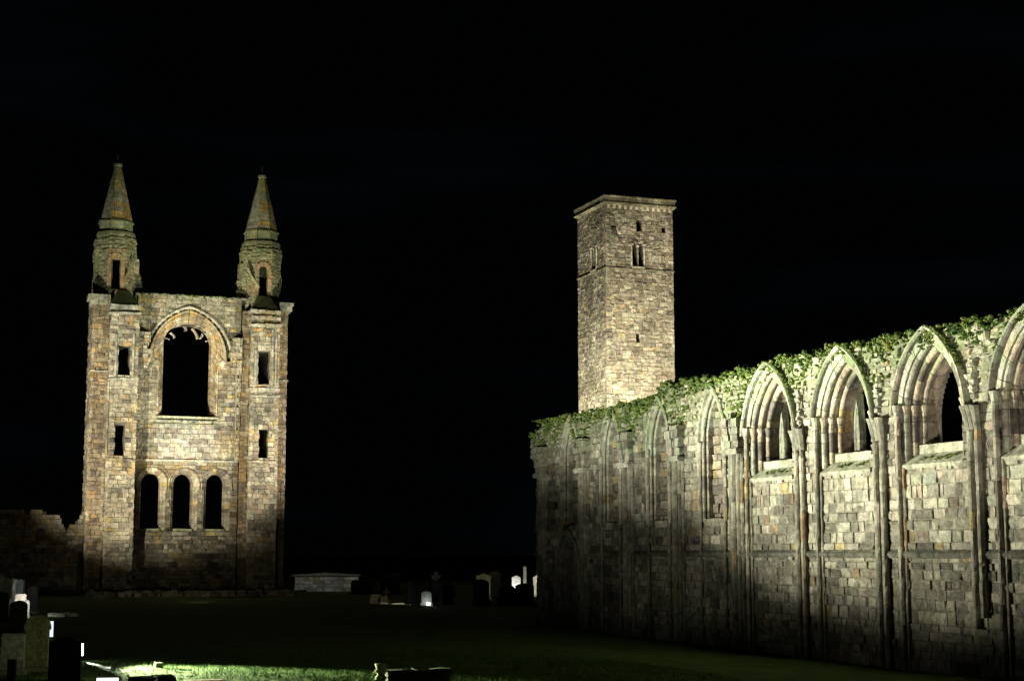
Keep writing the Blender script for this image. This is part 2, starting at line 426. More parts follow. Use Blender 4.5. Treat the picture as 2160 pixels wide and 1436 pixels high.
def blades(name, pts, h0, h1, w, lean, mat, label, parent=None):
    n = len(pts); P = np.array(pts)
    a = rng.uniform(0, 2 * np.pi, n); hh = rng.uniform(h0, h1, n); ww = rng.uniform(.6, 1.3, n) * w
    dx, dy = np.cos(a) * ww, np.sin(a) * ww
    lx, ly = rng.normal(0, lean, n) * hh, rng.normal(0, lean, n) * hh
    A = P + np.stack([dx, dy, -.01 * np.ones(n)], 1); B = P - np.stack([dx, dy, .01 * np.ones(n)], 1); C = P + np.stack([lx, ly, hh], 1)
    V = np.stack([A, B, C], 1).reshape(-1, 3)
    me = bpy.data.meshes.new(name); me.from_pydata(V.tolist(), [], np.arange(3 * n).reshape(-1, 3).tolist()); me.materials.append(mat)
    o = bpy.data.objects.new(name, me); COL.objects.link(o); o["kind"] = "stuff"
    if parent is not None: attach(o, parent)
    if label: o["label"] = label; o["category"] = "grass"
    return o
pts = []
for _ in range(110000):
    y = random.uniform(31, 47); x = random.uniform(.5, 17)
    if random.random() < math.exp(-((y - 34) / 9) ** 2): pts.append((x, y, gz(x, y)))
blades("grass", pts, .03, .075, .006, .5, M['grass'], "short lawn grass lit green by the floodlights in front")

# ================================================================== SOUTH WALL of the nave
wallT = thing("ruined_wall", (22, 42, 0), "long roofless stone wall with pointed windows and moss along its top, at right", "wall")
O = Vector((22, 0, 0)); UA = Vector((0, 1, 0)); NA = Vector((-1, 0, 0))
TOP = [(19, 8.0), (28.1, 8.05), (30.3, 8.02), (33.6, 8.08), (37.2, 8.18), (41, 8.05), (43.6, 8.1), (46.1, 8.2), (46.8, 7.82), (50.8, 7.76), (55.6, 7.8), (57, 7.72), (57.5, 7.5), (58.0, 7.25), (58.6, 7.1)]
def ztop(y):
    return float(np.interp(y, [p[0] for p in TOP], [p[1] for p in TOP])) + .05 * math.sin(y * 5.1) + .05 * math.sin(y * 2.3 + 1) + .03 * math.sin(y * 11.7)
YN = 19.5
def yend(z): return 57.75 + (.55 * max(0, min(1, (z - 5.6) / 1.2))) + .07 * math.sin(z * 9) + .05 * math.sin(z * 23)
LAN = [Arch(c, .60, 6.1, 7.42, 3.7) for c in (42.8, 46.56, 50.42, 54.1)]
WIN = [Arch(c, .84, 5.9, 7.36, 5.2) for c in (31.65, 27.85, 35.45, 39.3, 24.05)]
DOOR = Arch(54.35, .82, 2.1, 3.3, 0)
def top_clip(iv, z):
    r = []
    for a, b in iv:
        n = max(1, int((b - a) / .25)); st = None
        for i in range(n):
            x0 = a + (b - a) * i / n; x1 = a + (b - a) * (i + 1) / n
            ok = z < ztop((x0 + x1) / 2) - .1
            if ok and st is None: st = x0
            if not ok and st is not None: r.append((st, x0)); st = None
        if st is not None: r.append((st, b))
    return r
def wall_iv(z):
    iv = [(YN, yend(z))]
    holes = []
    for w in WIN:
        if z < 6.2: 
            if z > 4.84: holes.append((w.c - 1.2, w.c + 1.2))
        else: holes += w.hole(z, .60)
    for l in LAN:
        if z > 3.68: holes += l.hole(z, .30)
    holes += DOOR.hole(z, .28)
    iv = cut(iv, holes)
    return top_clip(iv, z) if z > 6.9 else iv
ms = Masonry(M['wall'], wallT)
def wcol(u, z):
    c = pick(PW)
    q = noise.noise(Vector((u * .55, z * .8, 3.3))) + .35 * noise.noise(Vector((u * 1.9, z * 2.3, 9.1)))
    if q > .12 and z < 6: c = dim(c, .42, .8)
    elif q < -.35: c = tuple(x * 1.12 for x in c)
    if 47 < u < 57 and z < 6 and random.random() < .4: c = tuple(x * .55 for x in c)
    return c
ms.courses(O, UA, NA, 0, 6.35, wall_iv, (.17, .33), (.2, .62), PW, colf=wcol, jit=.022)
ms.courses(O, UA, NA, 6.35, 8.4, wall_iv, (.13, .27), (.12, .36), PW, rubble=True, jit=.06, gap=.02, t=.3)
# blocked lancets: masonry set back in the opening; right side left open as a dark slit
for l in LAN:
    def liv(z, l=l):
        v = l.hw(z, .0)
        return [] if v is None else [(l.c - v + (.16 if z < 6.4 else 0), l.c + v)]
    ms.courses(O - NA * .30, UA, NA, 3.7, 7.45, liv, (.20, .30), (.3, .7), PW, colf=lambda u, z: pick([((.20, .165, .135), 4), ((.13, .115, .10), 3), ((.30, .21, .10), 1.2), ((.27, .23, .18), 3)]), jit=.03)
def div(z):
    v = DOOR.hw(z); return [] if v is None else [(DOOR.c - v, DOOR.c + v)]
ms.courses(O - NA * .5, UA, NA, 0, 3.4, div, (.2, .3), (.2, .4), PW, rubble=True)
# east end return
ms.courses(Vector((22.05, 0, 0)) + Vector((0, 57.75, 0)), Vector((1, 0, 0)), Vector((0, 1, 0)), 0, 7.0, lambda z: [(0, .95)], hid=True)
ms.finish()
mb = MB()
def core_iv(o):
    def f(z):
        h = []
        for w in WIN: 
            if z > 5.0: h += Arch.hole(Arch(w.c, w.w, w.zs, w.za, 0), z, o)
        return (top_clip(cut([(YN, yend(z) - .08)], h), z + .04) if z > 6.8 else cut([(YN, yend(z) - .08)], h))
    return f
def core_front(z):
    h = []
    for w in WIN:
        if z > 4.84: h += Arch(w.c, w.w, w.zs, w.za, 0).hole(z, .52)
    for l in LAN: 
        if z > 3.68: h += l.hole(z, .12)
    h += DOOR.hole(z, .05)
    iv = cut([(YN, yend(z) - .08)], h)
    return top_clip(iv, z + .04) if z > 6.8 else iv
core(mb, O, UA, NA, 0, 8.4, .12, core_front, .025, .25)
def core_mid(z):
    h = []
    for w in WIN:
        if z > 4.95: h += Arch(w.c, w.w, w.zs, w.za, 0).hole(z, .34)
    h += DOOR.hole(z, .0)
    for l in LAN:
        if z > 3.7: h += l.hole(z, .1)
    iv = cut([(YN, yend(z) - .08)], h)
    return top_clip(iv, z + .04) if z > 6.8 else iv
core(mb, O, UA, NA, 0, 8.4, .12, core_mid, .25, .48)
core(mb, O, UA, NA, 0, 8.4, .12, core_iv(.13), .48, .98)
mb.build("rubble_core", M['wall_core'], wallT)

PINKS = [((.33, .285, .225), 5), ((.27, .225, .18), 4), ((.11, .098, .088), 4), ((.38, .33, .26), 2), ((.34, .25, .14), .7)]
GRN = [((.34, .34, .27), 4), ((.30, .30, .25), 3), ((.38, .37, .31), 2)]
ORD = [
    [(.60, .04), (.60, 0), (.385, 0), (.385, .05)] + roll(.345, .115, .075, 100, -110, 6) + [(.30, .22)],
    [(.30, .20), (.255, .20)] + roll(.205, .275, .075, 90, -100, 6) + [(.17, .36), (.155, .40)],
    [(.17, .38), (.13, .385)] + roll(.075, .455, .07, 90, -100, 6) + [(.035, .54), (.0, .56), (.0, .76)],
]
HOOD = [(.59, .0), (.59, -.09), (.62, -.14), (.67, -.15), (.70, -.11), (.70, .03)]
n_arch = 0; rest_arch = {}
for wi, w in enumerate(WIN):
    far = wi == 4
    mb = MB()   # sloping sill and its apron
    for dz, (wo, zo, d0), (wb, zb, d1) in ((0, (1.19, 4.86, -.025), (1.06, 5.12, .30)), (0, (.98, 5.34, .31), (.87, 5.36, .98))):
        P = []
        for hw, z, d in ((wo, zo, d0), (wb, zb, d1)):
            for sgn in (-1, 1):
                p = O + UA * (w.c + sgn * hw) - NA * d; P += [(p.x, p.y, z), (p.x, p.y, z - (.10 if d < 0 else .3))]
        mb.add(P, [(0, 2, 6, 4), (1, 5, 7, 3), (0, 1, 3, 2), (4, 6, 7, 5), (0, 4, 5, 1), (2, 3, 7, 6)], (.28, .28, .22))
    wobj = mb.build("window", M['wall'], wallT)
    rest = MB()
    hmb = MB()
    for side in (-1, 1):
        Lj = 0; La = w.curve(0, 1, 5.9)[2]; t = .12
        while t < Lj + La - .01:
            L_ = min(random.uniform(.3, .45), Lj + La - t)
            arch_piece(hmb, w, side, HOOD, t + .004, t + L_ - .004, 5.9, O, UA, NA, 3, (lambda k_, c_: tuple(v * k_ for v in c_))(random.uniform(.5, .95), pick(GRN)), rag=.0, shift=random.uniform(-.01, .01)); t += L_
    hmb.build("hood_mould", M['wall'], wobj)
    for side in (-1, 1):
        for oi, prof in enumerate(ORD):
            z0 = 4.95 + .13 * oi
            _, Lj, La = w.curve(0, 1, z0)
            cuts = [0]
            while cuts[-1] < Lj - .25: cuts.append(cuts[-1] + random.uniform(.26, .42))
            cuts[-1] = Lj
            k = 4 if oi < 2 else 3
            for i in range(1, k + 1): cuts.append(Lj + La * (i + (random.uniform(-.12, .12) if i < k else 0)) / k)
            for a, b in zip(cuts[:-1], cuts[1:]):
                if b - a < .05: continue
                pc = MB() if (n_arch < 300 and not far) else rest
                pal = PINKS if oi else (PINKS if random.random() < .4 else GRN)
                if a < Lj - .01 and oi == 0: pal = GRN
                pp = prof
                if a < Lj - .01 and oi == 0: pp = [(.385, .16), (.385, .0)] + prof[3:]
                arch_piece(pc, w, side, pp, a + .006, b - .006, z0, O, UA, NA, 3 if b > Lj else 2, pick(pal), rag=.05 if oi == 2 else .008, shift=random.uniform(-.006, .006))
                if pc is not rest: pc.build("arch_stone", M['wall'], wobj); n_arch += 1
    if rest.v: rest.build("arch_stone", M['wall'], wobj, kind="stuff")
    # capitals at the spring of each roll
    cp = MB()
    for side in (-1, 1):
        for (o_, d_) in ((.345, .115), (.205, .275), (.075, .455)):
            zc = 6.28; cp.lathe(22 + d_, w.c + side * w.hw(zc - .1, o_), [(.07, zc - .24), (.075, zc - .2), (.09, zc - .19), (.08, zc - .16), (.11, zc - .05), (.125, zc - .04), (.125, zc + .02), (.08, zc + .03)], 10, pick(PINKS), jit=.004)
    cp.build("capital", M['wall'], wobj)
    # remains of bar tracery: a moulded mullion curving into the arch head
    if wi in (2, 3):
        tr = MB()
        A2 = Arch(w.c + (.30 if wi == 2 else .36), .36, 5.9, 7.25, 5.3)
        PM = [(-.12, .78)] + [(-.12 + .05 * 0, .66)] + roll(-.04, .64, .06, 150, -30, 5) + [(.06, .62), (.10, .60)] + roll(.13, .63, .05, 120, -120, 4) + [(.2, .70), (.2, .80)]
        for side in (1,):
            t = 0; _, Lj, La = A2.curve(0, 1, 5.3)
            for a, b in zip(np.linspace(0, Lj + La * .98, 6)[:-1], np.linspace(0, Lj + La * .98, 6)[1:]):
                arch_piece(tr, A2, side, [(o_ - .35, d_) for o_, d_ in PM], a + .004, b - .004, 5.3, O, UA, NA, 4, tuple(v * .6 for v in pick(GRN)))
        tr.build("mullion", M['wall'], wobj)
# lancet surrounds
LP = [(.31, .06), (.31, -.05), (.27, -.09), (.22, -.08), (.20, .0), (.16, .0)] + roll(.115, .05, .055, 100, -100, 5) + [(.06, .13), (.02, .14), (.0, .16), (.0, .34)]
for l in LAN:
    mb = MB()
    for side in (-1, 1):
        _, Lj, La = l.curve(0, 1, 3.7); t = 0
        while t < Lj + La - .01:
            L_ = min(random.uniform(.28, .4), Lj + La - t)
            if Lj + La - t - L_ < .1: L_ = Lj + La - t
            arch_piece(mb, l, side, LP, t + .005, t + L_ - .005, 3.7, O, UA, NA, 3, pick(GRN if t > Lj - .4 else PW), rag=.02); t += L_
    lw = mb.build("blocked_window", M['wall'], wallT)
mb = MB()
for side in (-1, 1):
    _, Lj, La = DOOR.curve(0, 1, 0); t = 0
    while t < Lj + La - .01:
        L_ = min(.33, Lj + La - t)
        arch_piece(mb, DOOR, side, [(o * 1.0, d * 1.4) for o, d in LP], t + .005, t + L_ - .005, 0, O, UA, NA, 3, tuple(x * .6 for x in pick(PW)), rag=.02); t += L_
mb.build("blocked_doorway", M['wall'], wallT)

# string course, in lengths
mb = MB(); y = YN
while y < 57.7:
    L_ = min(random.uniform(.5, 1.1), 57.75 - y)
    zc = 2.75 + (.0 if y < 50 or True else 0); c = tuple(v * .32 for v in pick(GRN)); x0 = 22
    if not (abs(y - 54.4) < 1.3):
        e = random.uniform(-.012, .012)
        P = [(x0 - .02, zc - .11), (x0 - .06 + e, zc - .06), (x0 - .08 + e, zc + .0), (x0 - .06 + e, zc + .03), (x0 + .03, zc + .10)]
        V = [(px, yy, pz) for yy in (y + .006, y + L_ - .006) for px, pz in P]
        mb.add(V, [(i, i + 1, 6 + i, 5 + i) for i in range(4)] + [(0, 1, 2, 3, 4), (9, 8, 7, 6, 5)], c)
    y += L_
mb.build("string_course", M['wall'], wallT)

def shaft(mb, x, y, r, z0, z1, pal=PW, seg=10, drum=(.35, .8), dark=1, jit=.006):
    z = z0
    while z < z1 - .01:
        h = min(random.uniform(*drum), z1 - z)
        if z1 - z - h < .15: h = z1 - z
        c = tuple(v * dark for v in pick(pal)); rr = r * random.uniform(.94, 1.05)
        mb.lathe(x, y, [(rr * .93, z), (rr, z + .02), (rr * random.uniform(.93, 1), z + h * .4), (rr, z + h - .02), (rr * .93, z + h)], seg, c, jit=jit * 1.5)
        z += h
# slender nook shafts beside the windows and lancets
for w in WIN:
    for side in (1,):
        mb = MB(); shaft(mb, 22 - .05, w.c + side * 1.30, .075, 0, 6.05, dark=.9)
        mb.lathe(22 - .05, w.c + side * 1.30, [(.075, 6.0), (.09, 6.05), (.08, 6.09), (.12, 6.25), (.13, 6.31), (.08, 6.33)], 10, pick(GRN), jit=.004)
        mb.build("nook_shaft", M['wall'], wallT, smooth=False)
        mb = MB(); shaft(mb, 22 - .01, w.c + side * 1.14, .05, 0, 4.8, dark=.8); mb.build("nook_shaft", M['wall'], wallT)
for l in LAN:
    for side in (1, -1):
        if l.c > 53: continue
        mb = MB(); shaft(mb, 22 - .03, l.c + side * .78, .06, 0, 5.9, dark=.8)
        mb.lathe(22 - .03, l.c + side * .78, [(.06, 5.85), (.08, 5.9), (.10, 6.05), (.10, 6.1), (.06, 6.11)], 10, pick(GRN), jit=.004)
        mb.build("nook_shaft", M['wall'], wallT)
# twin vaulting shafts between the near windows, each with its flared springer
for yc in (22.1, 29.92, 33.75, 37.6, 26.0 - 100):
    if yc < 0: continue
    z_low = 1.35 if abs(yc - 29.92) < .1 else 0
    for dy in (-.14, .14):
        mb = MB(); shaft(mb, 22 - .07, yc + dy, .09, z_low if dy < 0 or z_low == 0 else 1.1, 5.5, dark=.85); mb.build("vaulting_shaft", M['wall'], wallT)
    mb = MB()
    for dy, tl in ((-.14, -.05), (.14, .10), (0, .02)):
        V = []; ztp = 6.1 + random.uniform(-.08, .05); prof = [(.085, 5.5, .07), (.095, 5.65, .09), (.11, 5.9, .13), (.125, ztp, .17)]
        for r, z, xo in prof:
            for i in range(8):
                a = 2 * math.pi * i / 8
                V.append((22 - xo + r * math.cos(a), yc + dy + tl * (z - 5.45) + r * math.sin(a) * (.85 if i % 2 else 1.1), z + random.uniform(-.012, .012)))
        F = [(j * 8 + i, j * 8 + (i + 1) % 8, (j + 1) * 8 + (i + 1) % 8, (j + 1) * 8 + i) for j in range(3) for i in range(8)] + [tuple(24 + i for i in range(8))]
        mb.add(V, F, tuple(v * .6 for v in pick(GRN)))
    mb.build("vault_springer", M['wall'], wallT)
# wide older responds with ring capitals and broken springers
for k, yc in enumerate((41.3, 45.15, 48.97, 52.8, 56.95)):
    mb = MB()
    for dy, r, xo in ((-.34, .08, .0), (-.2, .09, .05), (.02, .13, .08), (.22, .09, .05), (.36, .07, .0)):
        shaft(mb, 22 - xo, yc + dy, r, 0, 5.62, dark=.8, pal=PW)
    mb.build("wall_respond", M['wall'], wallT)
    mb = MB(); c = pick(GRN)
    for z0_, z1_, e in ((5.6, 5.66, .02), (5.66, 5.72, .06), (5.72, 5.77, .03)):
        mb.box((22 - .22 - e, yc - .42 - e, z0_), (22.02, yc + .42 + e, z1_ - .002), c, .006)
    mb.build("capital", M['wall'], wallT)
    # springer: courses that step outwards and lean away, ribs in the middle
    mb = MB(); z = 5.78; top = 6.7 + .12 * random.random(); i = 0
    while z < top:
        h = min(random.uniform(.2, .28), top - z); f = (z - 5.78) / (top - 5.78)
        pr = .15 + .17 * f
        for (a, b, dp) in ((-.40 - .12 * f, -.13, 0), (-.11, -.01, -.06), (.0, .10, -.06), (.12, .40 + .2 * f, 0)):
            if f > .6 and random.random() < .2: continue
            mb.box((22 - pr - dp - random.uniform(0, .03), yc + a, z + .005), (22.02, yc + b, z + h - .005), tuple(v * .72 for v in pick(GRN if random.random() < .6 else PW)), .02)
        z += h
    mb.build("vault_springer", M['wall'], wallT)
# toothing of a lost vault rib: knobbly stones climbing between the nearer arches
mb = MB()
for yc in (22.1, 29.92, 33.75, 37.6):
    z = 6.2
    while z < 7.1:
        h = random.uniform(.08, .15); wv = random.uniform(.09, .19)
        V, F = random.choice(RPOOL)
        X = np.stack([22 - .0 + V[:, 1] * .22, yc + V[:, 0] * wv + random.uniform(-.05, .05), z + h / 2 + V[:, 2] * h], 1)
        mb.add(X.tolist(), F, pick(GRN)); z += h * 1.02
mb.build("rib_toothing", M['wall'], wallT, kind="stuff")

# moss: cushions made of thousands of small leaves along the wall head and in patches down its face
def fast_mesh(name, V, k, mat):
    n = len(V) // k
    me = bpy.data.meshes.new(name); me.vertices.add(len(V)); me.vertices.foreach_set("co", V.astype(np.float32).ravel())
    me.loops.add(len(V)); me.loops.foreach_set("vertex_index", np.arange(len(V), dtype=np.int32))
    me.polygons.add(n); me.polygons.foreach_set("loop_start", np.arange(n, dtype=np.int32) * k); me.polygons.foreach_set("loop_total", np.full(n, k, dtype=np.int32))
    me.update(calc_edges=True); me.materials.append(mat); return me
def leaves(name, C, parent, mat, per=60, size=(.008, .020)):
    C = np.array(C); n = len(C) * per
    idx = np.repeat(np.arange(len(C)), per)
    d = rng.normal(size=(n, 3)); d /= np.linalg.norm(d, axis=1)[:, None]; d[:, 2] = np.abs(d[:, 2]) * 1.1 - .35
    rr = C[idx, 3] * rng.uniform(.85, 1.12, n)
    P = C[idx, :3] + d * rr[:, None] * np.array([1, 1, .8])
    s = rng.uniform(size[0], size[1], n)
    nrm = d + rng.normal(0, .35, (n, 3)); nrm /= np.linalg.norm(nrm, axis=1)[:, None]
    t = np.cross(nrm, rng.normal(size=(n, 3))); t /= np.linalg.norm(t, axis=1)[:, None]; b_ = np.cross(nrm, t)
    V = np.stack([P - t * s[:, None], P + b_ * s[:, None] * .7, P + t * s[:, None], P - b_ * s[:, None] * .7], 1).reshape(-1, 3)
    # low lumps under the leaves give each cushion a body
    m_ = len(C); rings = []
    for a_ in (-.5, .15, .62, .9):
        rr_ = math.sqrt(1 - a_ * a_)
        rings.append([(rr_ * math.cos(2 * math.pi * i / 7), rr_ * math.sin(2 * math.pi * i / 7), a_ * .8) for i in range(7)])
    S = np.array(rings); quads = [S[j][[i, (i + 1) % 7]].tolist() + S[j + 1][[(i + 1) % 7, i]].tolist() for j in range(3) for i in range(7)]
    Q = np.array(quads).reshape(-1, 3)
    W = (C[:, None, :3] + Q[None] * C[:, None, 3:4] * .93).reshape(-1, 3)
    me = fast_mesh(name, np.concatenate([V, W]), 4, mat)
    o = bpy.data.objects.new(name, me); COL.objects.link(o); attach(o, parent); o["kind"] = "stuff"
    return o
C = []
for _ in range(2900):
    y = random.uniform(YN, 58.1); x = 22 + abs(random.gauss(0, .25)) - .12; zt = ztop(y)
    if x < 22.05: z = zt - abs(random.gauss(.03, .15))
    else: z = zt - random.uniform(-.02, .12)
    if random.random() < .15 or (math.sin(y * 3.1) + math.sin(y * 7.7 + 1)) * .25 > random.random(): continue
    C.append((x, y, z - .03, random.uniform(.03, .085)))
def hang(y0, y1, z0, z1, n, sh=1):
    for _ in range(int(n * 1.6)):
        u = random.random(); y = y0 + (y1 - y0) * u; w = 1 - abs(2 * u - 1) ** 1.6
        z = z1 - (z1 - z0) * random.random() * w
        C.append((22 - .02 + random.uniform(-.03, .04), y, z, random.uniform(.025, .07)))
hang(52.4, 54.0, 6.2, 7.2, 80); hang(48.0, 49.9, 6.05, 7.5, 150); hang(44.4, 45.8, 6.2, 7.3, 60); hang(40.6, 41.9, 6.55, 7.6, 75)
hang(56.3, 58.2, 6.4, 7.4, 80); hang(42.0, 58, 7.2, 7.85, 260); hang(33.3, 34.1, 6.9, 7.1, 20); hang(55, 56.5, 6.7, 7.7, 60)
hang(37, 38.4, 7.0, 8.0, 60); hang(33.0, 34.2, 7.3, 8.0, 50); hang(29.2, 30.8, 7.35, 8.0, 60)
hang(39.9, 41, 7.0, 8.0, 60)
# moss lying on the extrados of the hoods
for w in WIN:
    for _ in range(120):
        a = random.random() ** .7; side = random.choice((-1, 1, -1))
        f, Lj, La = w.curve(.72, side, w.zs); u, z = f(La * (.35 + .65 * a)); C.append((22 - random.uniform(.0, .15), u, min(z + .01, ztop(u)), random.uniform(.025, .05)))
    if w.c in (31.65, 35.45, 39.3):
        for _ in range(26): C.append((22 + random.uniform(.02, .22), w.c + random.uniform(-.8, .5), 4.97 + random.uniform(-.02, .06), random.uniform(.02, .05)))
leaves("moss", C, wallT, M['moss'], per=85)

tp = []
for _ in range(420):
    y = random.uniform(YN, 58); x = 22 + random.uniform(0, .5); zt = ztop(y) - .03; k = random.randint(6, 22); r_ = random.uniform(.02, .07)
    tp += [(x + random.gauss(0, r_), y + random.gauss(0, r_), zt) for _ in range(k)]
blades("grass_tuft", tp, .03, .10, .005, .35, M['moss'], None, wallT)
# ================================================================== GABLE with twin turrets
gab = thing("church_gable", (16, 108, 0), "tall ruined stone gable with two spired turrets and a great empty arch, at left", "ruin")
GX = Vector((1, 0, 0)); GN = Vector((0, -1, 0)); GL = Vector((0, 1, 0)); NL = Vector((-1, 0, 0))
def P0(y): return Vector((0, y, 0))
mg = Masonry(M['gable'], gab)
ARC = Arch(15.95, 2.88, 15.1, 18.76, 11.3)     # outer line of the great arch
class Head:            # the clear opening: flat sided with a low cusped head
    c = 15.95; w = 1.62
    def hw(s, z):
        if z < 11.35: return None
        if z < 16.35: return s.w
        q = 1 - ((z - 16.35) / 1.36) ** 2
        return s.w * q ** .62 if q > 0 else None
HD = Head()
TRI = [Arch(c, .64, 6.87, 7.51, 3.7) for c in (13.74, 15.88, 18.06)]
def gtop(u): return 19.55 + .05 * math.sin(u * 4) + .04 * math.sin(u * 9.3)
def g_iv(z):
    iv = [(12.5, 19.5)]; h = []
    if z > 11.0:
        if z < 15.1: h.append((15.95 - 2.02, 15.95 + 2.05))
        else: h += ARC.hole(z, .0)
    for t in TRI: h += t.hole(z, .38 if z > 6.6 else .28) if z > 3.7 else []
    return cut(iv, h) if z < 19.5 else []
def gcol(u, z):
    c = pick(PG)
    if noise.noise(Vector((u * .6, z * .5, 1.3))) > .15: c = dim(c, .55, .9)
    if 14 < u < 17.9 and 8.4 < z < 11: c = pick([((.36, .34, .27), 5), ((.30, .29, .25), 3), ((.2, .17, .14), 1)])
    if 5 > z and random.random() < .3: c = tuple(v * .6 for v in c)
    if 13.9 < u < 18 and 16 < z: c = pick([((.36, .33, .25), 5), ((.30, .28, .22), 3)])
    return c
mg.courses(P0(108), GX, GN, -.5, 19.6, g_iv, (.22, .36), (.28, .7), PG, colf=gcol, jit=.02)
mb = MB()
def gc_iv(z):
    iv = [(12.5, 19.5)]; h = []
    v = HD.hw(z)
    if v: h.append((HD.c - v - .25, HD.c + v + .25))
    for t in TRI: h += t.hole(z, .12)
    return cut(iv, h) if z < 19.5 else []
def gc_front(z):
    iv = g_iv(z)
    return [(a, b) for a, b in iv]
core(mb, P0(108), GX, GN, -.5, 19.5, .15, gc_front, .05, .45)
core(mb, P0(108), GX, GN, -.5, 19.5, .15, gc_iv, .45, 1.5)
# buttresses: (u0,u1,plane y, top, holes)
def holes_for(list_):
    def f(z, u0, u1):
        h = []
        for (a, b, z0, z1) in list_:
            if z0 < z < z1: h.append((a + .03 * math.sin(z * 7), b + .03 * math.sin(z * 5)))
        return cut([(u0, u1)], h)
    return f
LH = holes_for([(11.2, 11.95, 13.75, 15.85), (11.13, 11.75, 8.45, 10.6)])
RH = holes_for([(20.5, 21.28, 13.45, 15.9), (20.66, 21.27, 8.55, 10.6)])
BUT = [(9.5, 10.62, 107.45, 18.75, None), (10.62, 12.5, 106.8, 18.25, LH), (19.5, 20.0, 107.5, 18.7, None), (20.0, 21.95, 106.8, 18.6, RH), (21.95, 22.62, 107.45, 18.9, None)]
for (u0, u1, yp, zt, H_) in BUT:
    f = (lambda z, u0=u0, u1=u1, H_=H_: (lambda e0, e1: H_(z, u0 + e0, u1 - e1) if H_ else [(u0 + e0, u1 - e1)])(random.uniform(-.03, .05), random.uniform(-.03, .05)))
    mg.courses(P0(yp), GX, GN, -.5, zt, f, (.22, .38), (.28, .6), PG, colf=(lambda u, z, s_=(u0 in (9.5, 19.5, 21.95)): pick([((.22, .165, .105), 4), ((.15, .12, .09), 3), ((.28, .225, .15), 3), ((.31, .21, .10), 1)]) if s_ else pick(PG) if z < 13 else pick([((.36, .33, .25), 4), ((.30, .27, .2), 3), ((.18, .155, .12), 1.2), ((.4, .27, .12), .7)])), jit=.03)
    g2 = (lambda z, u0=u0, u1=u1, H_=H_: [(max(a, u0 + .06), min(b, u1 - .06)) for a, b in (H_(z, u0, u1) if H_ else [(u0, u1)])])
    core(mb, P0(yp), GX, GN, -.5, zt, .15, g2, .06, 110.3 - yp)
    # visible left flank
    depth = {107.45: 2.8, 106.8: .66, 107.5: .5}[yp]
    if u0 == 20.0: depth = .7
    if u0 in (9.5, 10.62, 20.0): mg.courses(Vector((u0, yp, 0)), GL, NL, -.5, zt, lambda z, d=depth: [(0, d)], (.22, .38), (.25, .6), PG, jit=.03)
    mg.courses(Vector((u1, yp, 0)), GL, -NL, -.5, zt, lambda z, d=depth: [(0, min(d, 1.2))], (.22, .38), (.3, .6), PG, hid=True)
# opening linings
mb.build("rubble_core", M['gable_core'], gab)
# ragged remains of the side walls beside the great arch
mr = MB()
for (u0, u1, z0, z1) in ((12.5, 13.3, 8.3, 16.9), (18.8, 19.5, 8.3, 16.7)):
    z = z0
    while z < z1:
        h = random.uniform(.18, .32); e = random.uniform(0, .22) + (.25 if z > 15.6 else 0)
        left = u0 < 15
        k_ = (.30 if z > 15.4 else (.1 if z > 14.2 else -.35)); a, b = (u0, u1 - e + k_) if left else (u0 + e - k_, u1)
        u = a
        while u < b - .05:
            w_ = min(random.uniform(.2, .45), b - u)
            mr.box((u + .01, 107.75 - random.uniform(0, .12) - (.35 if z > 14.2 else .0), z + .01), (u + w_ - .01, 108.02, z + h - .01), pick(PG), .015); u += w_
        z += h
mr.build("wall_toothing", M['gable'], gab, kind="stuff")
# great arch: moulded orders lofted from the clear opening out to the hood
def loft(mb, side, z0, z1, t0, t1, outer, inner, rows, col, y0=108, n=3):
    V = []; k = len(rows)
    for i in range(n + 1):
        f = t0 + (t1 - t0) * i / n
        (uo, zo), (ui, zi) = outer(f), inner(f)
        for (s_, d) in rows:
            V.append((15.95 + side * (ui + (uo - ui) * s_), y0 + d, zi + (zo - zi) * s_))
    mb.add(V, [(i * k + j, i * k + j + 1, (i + 1) * k + j + 1, (i + 1) * k + j) for i in range(n) for j in range(k - 1)], col)
def outer_c(f):          # f 0..1 jamb, 1..2 arc
    if f <= 1: return (2.02 + max(0, f - .86) * 3.6, 11.3 + 3.8 * f)
    a = (f - 1) * math.acos(ARC.k / (ARC.R)); w0 = ARC.R * math.cos(a) - ARC.k
    return (w0 - .32 * (2 - f), ARC.zs + ARC.R * math.sin(a) - .02 - .12 * (f - 1))
def inner_c(f):
    if f <= 1: return (1.62, 11.35 + 4.95 * f)
    a = (f - 1) * math.pi / 2; q = math.cos(a)
    return (1.62 * q ** .8 if q > 1e-6 else 0, 16.3 + 1.38 * math.sin(a))
ROWS = [[(1.06, .05), (1.0, -.02), (.82, 0), (.78, .1), (.72, .04), (.66, .06), (.64, .2)], [(.64, .18), (.56, .16), (.50, .24), (.42, .22), (.38, .36)], [(.38, .34), (.28, .32), (.2, .42), (.1, .4), (0, .5), (0, 1.5)]]
for side in (-1, 1):
    for ri, rows in enumerate(ROWS):
        fs = list(np.linspace(0, 1, 13)) + list(np.linspace(1, 2, 9))[1:]
        for a, b in zip(fs[:-1], fs[1:]):
            pc = MB(); loft(pc, side, 0, 0, a + .003, b - .003, outer_c, inner_c, rows, pick([((.40, .33, .21), 5), ((.42, .28, .11), 2), ((.3, .24, .17), 2), ((.45, .41, .32), 2)]))
            pc.build("arch_stone", M['gable'], gab)
mb = MB()
